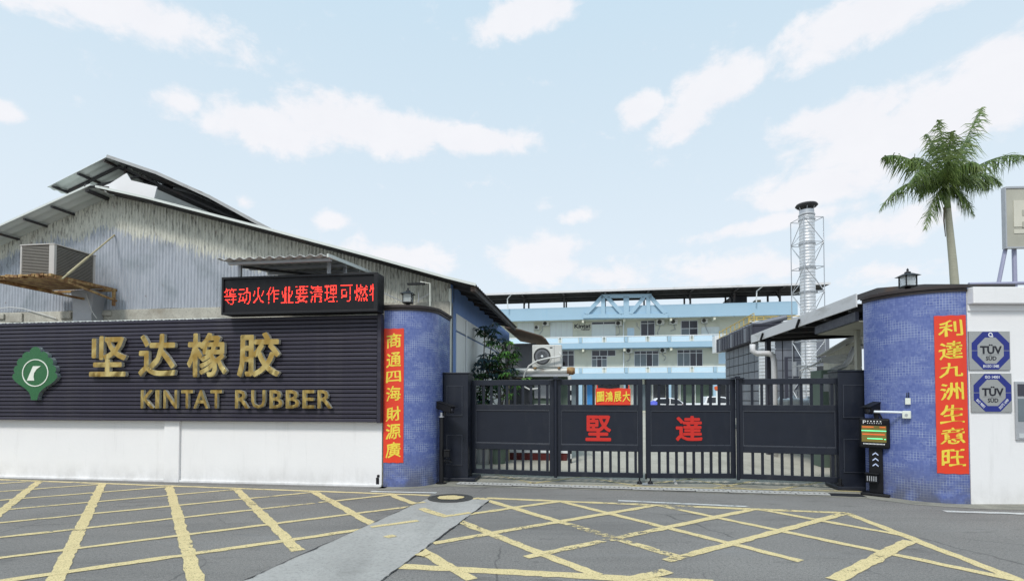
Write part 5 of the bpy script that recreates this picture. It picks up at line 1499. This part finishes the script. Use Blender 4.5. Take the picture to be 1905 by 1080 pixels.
# balustrades
posts = [1000, 1080, 1165, 1245, 1330, 1412]; mids = [1042, 1124, 1205, 1287, 1370]
for lvl, top in ((f2t, Zb(625.5)), (f1t, Zb(682))):
    MB().box(BX0, BX1, .02, .08, top - .07, top).build('hand_rail', 'rail_white', off)
    for px in posts:
        u = FB.pix(px, 640)[0]; MB().box(u - .17, u + .17, -.04, .2, lvl, top - .12).build('balcony_post', 'sky_blue', off)
    for px in mids:
        u = FB.pix(px, 640)[0]
        m = MB()
        for s in (-.16, .16): m.box(u + s - .04, u + s + .04, .0, .1, lvl, top - .07)
        m.build('rail_post', 'rail_white', off)
    ends = sorted([FB.pix(p, 640)[0] for p in posts + mids] + [BX0, BX1])
    for a, b_ in zip(ends, ends[1:]):
        MB().box(a + .24, b_ - .24, .03, .06, lvl + .06, top - .12).build('balcony_panel', 'glass_blue', off)
        MB().box(a + .2, b_ - .2, .025, .065, lvl + .0, lvl + .05).build('panel_rail', 'rail_white', off)
# windows
def window(x0, x1, y0, y1, n, glass, top=None, sill=True, v=SB):
    a, z1 = FB.pix(x0, y0, v); b_, z0 = FB.pix(x1, y1, v)
    if top:  _, zt = FB.pix(x0, top, v)
    f = MB(); w_ = b_ - a; t_ = .06
    f.box(a, b_, v - .06, v - .001, z0 - t_, z0); f.box(a, b_, v - .06, v - .001, z1, z1 + t_)
    for k in range(n + 1): u = a + w_ * k / n; f.box(u - t_ / 2, u + t_ / 2, v - .06, v - .001, z0, z1)
    if top: f.box(a, b_, v - .062, v - .001, zt - t_ / 2, zt + t_ / 2)
    o = f.build('window', 'alu_frame', off)
    for k in range(n):
        g = glass if isinstance(glass, str) else glass[k % len(glass)]
        u0_ = a + w_ * k / n + t_ / 2; u1_ = a + w_ * (k + 1) / n - t_ / 2
        MB().box(u0_, u1_, v - .03, v - .002, z0, (zt - t_ / 2) if top else z1).build('pane', g, o)
        if top: MB().box(u0_, u1_, v - .03, v - .002, zt + t_ / 2, z1).build('transom_pane', 'window_dark' if glass != 'window_grey' else 'curtain', o)
    if sill: MB().box(a - .1, b_ + .1, v - .12, v - .001, z0 - t_ - .08, z0 - t_).build('sill', 'cream_wall', o)
window(963, 993, 600, 625, 3, 'curtain'); window(1024, 1065, 600, 626, 4, 'curtain'); window(1101, 1145, 599.5, 626, 2, 'curtain', top=603.5)
window(1192, 1218, 597, 624, 2, 'window_dark', top=601.5); window(1267, 1298, 597, 624, 2, ['window_grey', 'window_dark'], top=611)
window(1305, 1338, 609, 622, 2, 'curtain', sill=False)
window(1046, 1068, 652.5, 681, 2, 'window_dark', top=659.5); window(1101, 1145, 652, 661, 3, 'window_dark', sill=False); window(1101, 1129, 663, 682, 3, ['window_grey', 'window_dark', 'window_grey'], top=668)
window(1180, 1225, 653, 680.5, 4, ['window_grey', 'window_grey', 'window_dark', 'window_grey'], top=658.5); window(1260, 1307, 651, 680, 4, ['window_grey', 'window_grey', 'window_dark', 'window_dark'], top=656.5)
window(1336, 1352, 640, 676, 1, 'glass_blue', sill=False)
window(1400, 1440, 597, 624, 3, 'window_grey'); window(1166.5, 1180, 610, 625, 1, 'glass_blue', sill=False)
# ground floor openings between piers
for k, (x0, x1, gl) in enumerate(((1060, 1085, 'window_grey'), (1092, 1105, 'banner_blue'), (1110, 1150, 'dark_wall'), (1178, 1212, 'window_grey'), (1215, 1238, 'dark_wall'), (1242, 1262, 'window_grey'), (1266, 1290, 'green_wall'), (1294, 1330, 'green_wall'), (1334, 1370, 'dark_wall'))):
    a = FB.pix(x0, 740, SB)[0]; b_ = FB.pix(x1, 740, SB)[0]
    f = MB().box(a, b_, SB - .05, SB - .001, .2, 3.2).build('ground_floor_bay', gl, off)
    MB().box(a - .08, a, SB - .12, SB - .002, 0, 3.4).build('bay_frame', 'alu_frame', f)
for px in posts:
    u = FB.pix(px, 740, .3)[0]; MB().box(u - .2, u + .2, .1, .5, 0, f1b).build('column', 'sky_blue', off)
# downpipe, wall brackets
u = FB.pix(1160, 640, 1.3)[0]; MB().tube((u, 1.3, 0), (u, 1.3, zp0), .07, 8).build('downpipe', 'rail_white', off)
for px in (1085, 1161, 1247, 1327):
    for zz in (zp0, f2b):
        u = FB.pix(px, 640, .9)[0]; MB().box(u - .12, u + .12, .1, 1.4, zz - .35, zz - .002).build('bracket_beam', 'cream_wall', off)
rnd = random.Random(4)
for px, y0_, y1_ in ((1010, 606, 622), (1150, 606, 624), (1228, 604, 622), (1253, 603, 615), (1312, 601, 620), (1171, 657, 672), (1234, 656, 670), (1184, 600, 612)):
    q = [FB.pix(px + rnd.uniform(-2, 2) * k, y0_ + (y1_ - y0_) * k / 4, SB - .08) for k in range(5)]
    MB().path([(u_, SB - .08, z_) for u_, z_ in q], .035, 4).build('cable', 'steel_paint', off)
# small air conditioners
def mini_ac(x0, x1, y0, y1, i, lb):
    a, z1 = FB.pix(x0, y0, 1.0); b_, z0 = FB.pix(x1, y1, 1.0)
    t = thing('wall_ac_unit', lb, 'air conditioner', FB, 'small air conditioners on the office building')
    MB().box(a, b_, 1.0, 1.35, z0, z1).build('casing', 'ac_white', t, bevel=.03)
    r = (z1 - z0) * .42
    MB().lathe((a + (b_ - a) * .4, 1.0, (z0 + z1) / 2), [(r, 0), (r, -.02), (r * .2, -.03)], 16, axis='y').build('fan_guard', 'fan_dark', t)
    MB().bar((a + .08, 1.0, z0 - .02), (a + .08, SB - .01, z0 - .02), .05).bar((b_ - .08, 1.0, z0 - .02), (b_ - .08, SB - .01, z0 - .02), .05).build('bracket', 'steel_paint', t)
for i, q in enumerate(((1009, 1021, 597, 605, 'left of the long curtained window beside the lettering'), (1145, 1157, 596.5, 605, 'left of the long white downpipe, top floor'), (1221, 1236, 594, 603, 'right of the two dark top-floor panes'),
                       (1246, 1261, 593, 602, 'between the dark panes and the split window, top floor'), (1305, 1317, 592, 600, 'rightmost on the top floor'), (1164, 1177, 647.5, 656, 'right of the white downpipe, middle floor'), (1227, 1240, 647, 655.5, 'between the two four-pane windows, middle floor'), (994, 1003, 605, 612, 'small one beside the leftmost top-floor window'))):
    mini_ac(*q[:4], i, 'small wall air conditioner ' + q[4])
# building name lettering
a, z1 = FB.pix(1067, 601, SB); b_, z0 = FB.pix(1100, 615.5, SB)
ns = thing('building_name_sign', 'small name board with black lettering on the top floor', 'sign', FB)
MB().box(a, b_, SB - .05, SB - .001, z0, z1).build('board', 'cream_wall', ns)
put_text('Kintat', 'plaque_black', ns, 'lettering', a + .1, z0 + .36, (b_ - a) * .92, .50, .02, SB - .075, bold=.03)
put_text('rubber', 'plaque_black', ns, 'lettering', a + (b_ - a) * .42, z0 + .10, (b_ - a) * .52, .24, .02, SB - .075, bold=.02)
# ornamental truss on the parapet
m = []
def tb(p, q, w_=.42, v0=-.25, v1=-.02):
    (ua_, za_), (ub_, zb3) = FB.pix(*p, -.1), FB.pix(*q, -.1)
    M_ = MB().bar((ua_, -.14, za_), (ub_, -.14, zb3), .22, w_); M_.build('truss_member', 'sky_blue', off)
tb((1090, 584), (1122, 550)); tb((1118, 551), (1212, 550)); tb((1208, 550), (1238, 583)); tb((1085, 588), (1242, 587), .45)
tb((1122, 552), (1122, 588), .45); tb((1165, 552), (1165, 588), .6); tb((1206, 552), (1206, 588), .45); tb((1130, 553), (1158, 584)); tb((1198, 553), (1172, 584))
# steel roof over the flat roof
rfz = FB.pix(950, 546, -1.0)[1]
rt = thing('rooftop_steel_roof', 'long dark open steel roof standing over the office building', 'roof', FB)
m = MB(); ux0, ux1 = BX0, FB.pix(1545, 530, -1.0)[0]
m.sheet([(-1.0, rfz), (5.0, rfz + .12)], ux0, ux1, 1.2, .05, 4, axis='u'); m.build('roof_sheet', 'roof_dark', rt, solid=.12)
MB().box(ux0, ux1, -1.08, -1.0, rfz - .10, rfz + .12).build('fascia', 'fascia', rt)
m = MB(); uu_ = ux0 + .6
while uu_ < ux1:
    MB().box(uu_ - .09, uu_ + .09, .5, .7, zp0, rfz - .05).box(uu_ - .09, uu_ + .09, 4.7, 4.9, zp0, rfz - .05).build('roof_post', 'roof_dark', rt)
    MB().bar((uu_, -1, rfz - .2), (uu_, 4.2, rfz - .1), .2, .15).bar((uu_, .6, rfz - 1.2), (uu_, 2.2, rfz - .15), .1, .1).build('rafter', 'roof_dark', rt)
    uu_ += 4.7
for v in (.9, 2.3, 3.7): MB().box(ux0, ux1, v, v + .15, rfz - .3, rfz - .12).build('purlin', 'roof_under', rt)
for px in (944, 1408):
    u = FB.pix(px, 560, -.6)[0]
    MB().path([(u + .5, -.9, rfz - .05), (u, -.6, rfz - .5), (u, -.4, zp1 - .1)], .07, 6).build('rain_pipe', 'rail_white', rt)
# stair head and stores on the roof right half
MB().box(FB.pix(1372, 560)[0], FB.pix(1404, 560)[0], 3, 7, zp0 + .4, rfz - .35).build('roof_store', 'dark_wall', rt)
MB().box(FB.pix(1415, 560)[0], FB.pix(1426, 560)[0], 2, 3, zp0 + .4, zp1 + .6).build('crate', 'old_pole', rt)

# ---- vehicles in the yard
def car(fr, label, kind='suv'):
    t = thing('parked_car', label, 'car', fr)
    if kind == 'suv': body = [(-2.2, .35), (2.15, .35), (2.25, .65), (2.1, .92), (1.1, 1.02), (.45, 1.50), (-.2, 1.62), (-1.5, 1.60), (-2.05, 1.15), (-2.25, .9)]
    else: body = [(-2.5, .45), (2.5, .45), (2.55, .85), (2.4, 1.05), (1.35, 1.15), (.75, 1.68), (.1, 1.75), (-.75, 1.73), (-.95, 1.15), (-2.5, 1.15)]
    MB().prism(body, -.88, .88).build('body', 'car_white', t, bevel=.07)
    gl = [[(.95, 1.04), (.42, 1.44), (-.25, 1.54), (-.25, 1.05)], [(-.35, 1.05), (-.35, 1.54), (-1.4, 1.52), (-1.85, 1.12)]] if kind == 'suv' else [[(1.15, 1.18), (.68, 1.60), (.2, 1.66), (.2, 1.18)], [(.08, 1.18), (.08, 1.66), (-.68, 1.65), (-.78, 1.18)]]
    for g in gl: MB().prism(g, -.893, -.881).build('side_window', 'car_glass', t)
    for g in gl: MB().prism(g, .881, .893).build('side_window', 'car_glass', t)
    xw, zb4, xt, zt4 = (1.12, 1.05, .5, 1.47) if kind == 'suv' else (1.37, 1.2, .8, 1.64)
    MB().add([(xw, -.75, zb4 + .02), (xw, .75, zb4 + .02), (xt, .68, zt4 + .03), (xt, -.68, zt4 + .03)], [(0, 1, 2, 3)]).build('windscreen', 'car_glass', t, solid=.02)
    for x in (-1.4, 1.4):
        for y in (-.82, .82):
            w_ = MB().lathe((x, y, .34), [(.34, -.1), (.34, .1)], 20, axis='y').build('wheel', 'tyre', t)
            MB().lathe((x, y, .34), [(.2, -.11), (.2, .11)], 16, axis='y').build('rim', 'rim', w_)
    for y in (-.65, .65):
        MB().box(2.16 if kind == 'suv' else 2.5, 2.24 if kind == 'suv' else 2.57, y - .15, y + .15, .68, .84).build('headlight', 'curtain', t)
        MB().box(-2.24 if kind == 'suv' else -2.53, -2.1 if kind == 'suv' else -2.49, y - .12, y + .12, .85, 1.05).build('tail_light', 'tail_red', t)
    MB().box(.75, .85, -1.0, -.88, 1.02, 1.14).build('wing_mirror', 'car_white', t, bevel=.02)
p = D(1250, 745, 50); car(Matrix.Translation((p.x, p.y, .01)) @ Matrix.Rotation(TH, 4, 'Z'), 'white rounded car parked left of the white pickup', 'suv')
p = D(1328, 745, 46); car(Matrix.Translation((p.x, p.y, .01)) @ Matrix.Rotation(TH, 4, 'Z'), 'white pickup truck parked in front of the office building', 'pickup')
p = D(1216, 750, 44)
tp = MB().lathe((0, 0, 0), [(.5, 0.01), (.55, .6), (.5, 1.0), (.3, 1.3), (.05, 1.4)], 14)
tag(tp.build('covered_scooter', 'tarp_blue', smooth=True), 'scooter under a violet blue cover left of the white cars', 'covered scooter', fr=Matrix.Translation((p.x, p.y, 0)))
p = D(1334, 745, 42); kg = thing('orange_lamp_post', 'short white post with an orange top beside the pickup', 'post', Matrix.Translation((p.x, p.y, 0)))
MB().tube((0, 0, 0), (0, 0, 2.25), .09, 10).build('post', 'rail_white', kg); MB().lathe((0, 0, 2.2), [(.1, 0), (.2, .08), (.2, .3), (.05, .35)], 14).build('orange_cap', 'orange_plastic', kg)

# ================================================================== PALM
pp_ = D(1768, 520, 28.0); pt = D(1762, 345, 28.0)
palm = thing('palm_tree', 'tall royal palm with ragged drooping fronds behind the right pier', 'palm tree', Matrix.Translation((pp_.x, 28.0, 0)))
def pl(px, py, dy=0):
    q = D(px, py, 28.0 + dy); return Vector((q.x - pp_.x, q.y - 28.0, q.z))
tr = [Vector((.55, 0, 0))] + [pl(1780 - 1 * k, 540 - k * 22) for k in range(0)] + [pl(1776, 528), pl(1773, 490), pl(1769, 450), pl(1765, 410), pl(1763, 385)]
MB().path(tr, .21, 16, .14).build('trunk', 'trunk', palm, smooth='all')
MB().path([pl(1763, 388), pl(1762, 365), pl(1761, 340)], .15, 14, .10).build('crownshaft', 'crownshaft', palm, smooth='all')
MB().path([pl(1757, 385), pl(1756, 410), pl(1759, 440)], .05, 6, .02).build('hanging_sheath', 'stem', palm)
fr_list = [((1643, 292), 26, .4), ((1638, 388), 40, -.6), ((1722, 424), 30, -.8), ((1812, 400), 22, -.3), ((1862, 340), 26, -.7), ((1908, 290), 24, .3), ((1826, 200), 8, .3), ((1747, 224), 4, 0), ((1770, 245), 6, -.6),
           ((1690, 300), 30, 1.8), ((1690, 345), 40, -1.6), ((1800, 262), 20, 1.5), ((1830, 315), 34, -1.6), ((1840, 350), 30, 1.4), ((1725, 250), 14, .9), ((1710, 372), 34, 1.5), ((1765, 300), 10, -2.4)]
for fi, (tip, sag, dep) in enumerate(fr_list):
    rnd = random.Random(100 + fi)
    p0 = pl(1762, 348); p3 = pl(*tip, dep)
    dx = p3 - p0; L = dx.length
    up_ = Vector((0, 0, 1)); k = sag / 32.0 * .9
    # cubic: leaves the crown upward, arches, droops at the tip
    c1 = p0 + dx * .35 + up_ * (k * .9 + .1); c2 = p0 + dx * .75 + up_ * (k * 1.05)
    def bz(t): return p0 * (1 - t) ** 3 + c1 * 3 * t * (1 - t) ** 2 + c2 * 3 * t * t * (1 - t) + p3 * t ** 3
    N = 34; pts = [bz(i / N) for i in range(N + 1)]
    m = MB(); m.path(pts[::2], .028, 5, .006)
    for i in range(3, N + 1):
        for rep in range(3):
            t = min(1, (i + rep / 3) / N); c = bz(t); tg = (bz(min(1, t + .02)) - bz(t - .02)).normalized()
            side = tg.cross(Vector((0, 0, 1)))
            if side.length < .2: side = Vector((1, 0, 0))
            side.normalize(); nrm = side.cross(tg)
            ll = (.95 * math.sin(PI * min(1, t * .80 + .16)) + .12) * rnd.uniform(.65, 1.1) * min(1, L / 3.2 + .25)
            for s in (-1, 1):
                d = (side * s * rnd.uniform(.25, .9) + tg * rnd.uniform(.3, .75) + nrm * rnd.uniform(-.35, .5) + Vector((0, 0, -rnd.uniform(.35, 1.3)))).normalized()
                w_ = rnd.uniform(.018, .036); wd = tg * w_
                q = c + d * ll * .55; e_ = c + d * ll + Vector((0, 0, -ll * rnd.uniform(.2, .5)))
                m.add([c - wd, c + wd, q + wd * .9, e_, q - wd * .9], [(0, 1, 2, 3, 4)])
    o = m.build('frond', 'palm_leaf', palm)

# ================================================================== BILLBOARD
bb = D(1873, 460, 13.5); FBB = Fr(bb.x, 13.5, -.06)
bi = thing('billboard', 'tilted grey framed billboard on violet posts above the white gatehouse', 'billboard', FBB)
z1 = FBB.pix(1875, 348)[1]; z0 = FBB.pix(1875, 462)[1]
MB().box(0, 2.4, 0, .08, z0, z1).build('panel', 'bill_panel', bi, bevel=.01)
m = MB().box(.18, 1.0, -.012, -.001, z0 + .55, z1 - .35).box(.18, 2.2, -.012, -.001, z0 + .38, z0 + .48)
m.build('pale_panel', 'bill_light', bi)
MB().box(.38, .9, -.02, -.013, z1 - .75, z1 - .6).box(.38, .9, -.02, -.013, z1 - 1.05, z1 - .9).build('dark_bar', 'bill_panel', bi)
m = MB().box(-.03, .0, -.02, .1, z0, z1).box(0, 2.4, -.02, -.0005, z1 - .04, z1 + .01).box(0, 2.4, -.02, -.0005, z0, z0 + .04); m.build('frame', 'steel_paint', bi)
u = FBB.pix(1890, 500, .1)[0]; MB().tube((u, .14, ctop - .1), (u, .14, z0 + .2), .05, 10).build('post', 'post_violet', bi); MB().tube((u + 1.6, .14, ctop - .1), (u + 1.6, .14, z0 + .2), .05, 10).build('post', 'post_violet', bi)
q = FBB.pix(1843, 524, .1); q2 = FBB.pix(1874, 432, .1)
MB().tube((q[0] - .1, .1, ctop - .1), (q2[0] + .05, .12, q2[1]), .045, 8).build('brace', 'post_violet', bi)
m = MB().tube((FBB.pix(1808, 527)[0], .1, FBB.pix(1808, 527)[1]), (3, .1, FBB.pix(1808, 524)[1]), .045, 8)
tag(m.build('roof_rail', 'post_violet'), 'violet steel rail lying along the gatehouse roof under the billboard', 'rail', fr=FBB)
print('objects', len(bpy.data.objects))
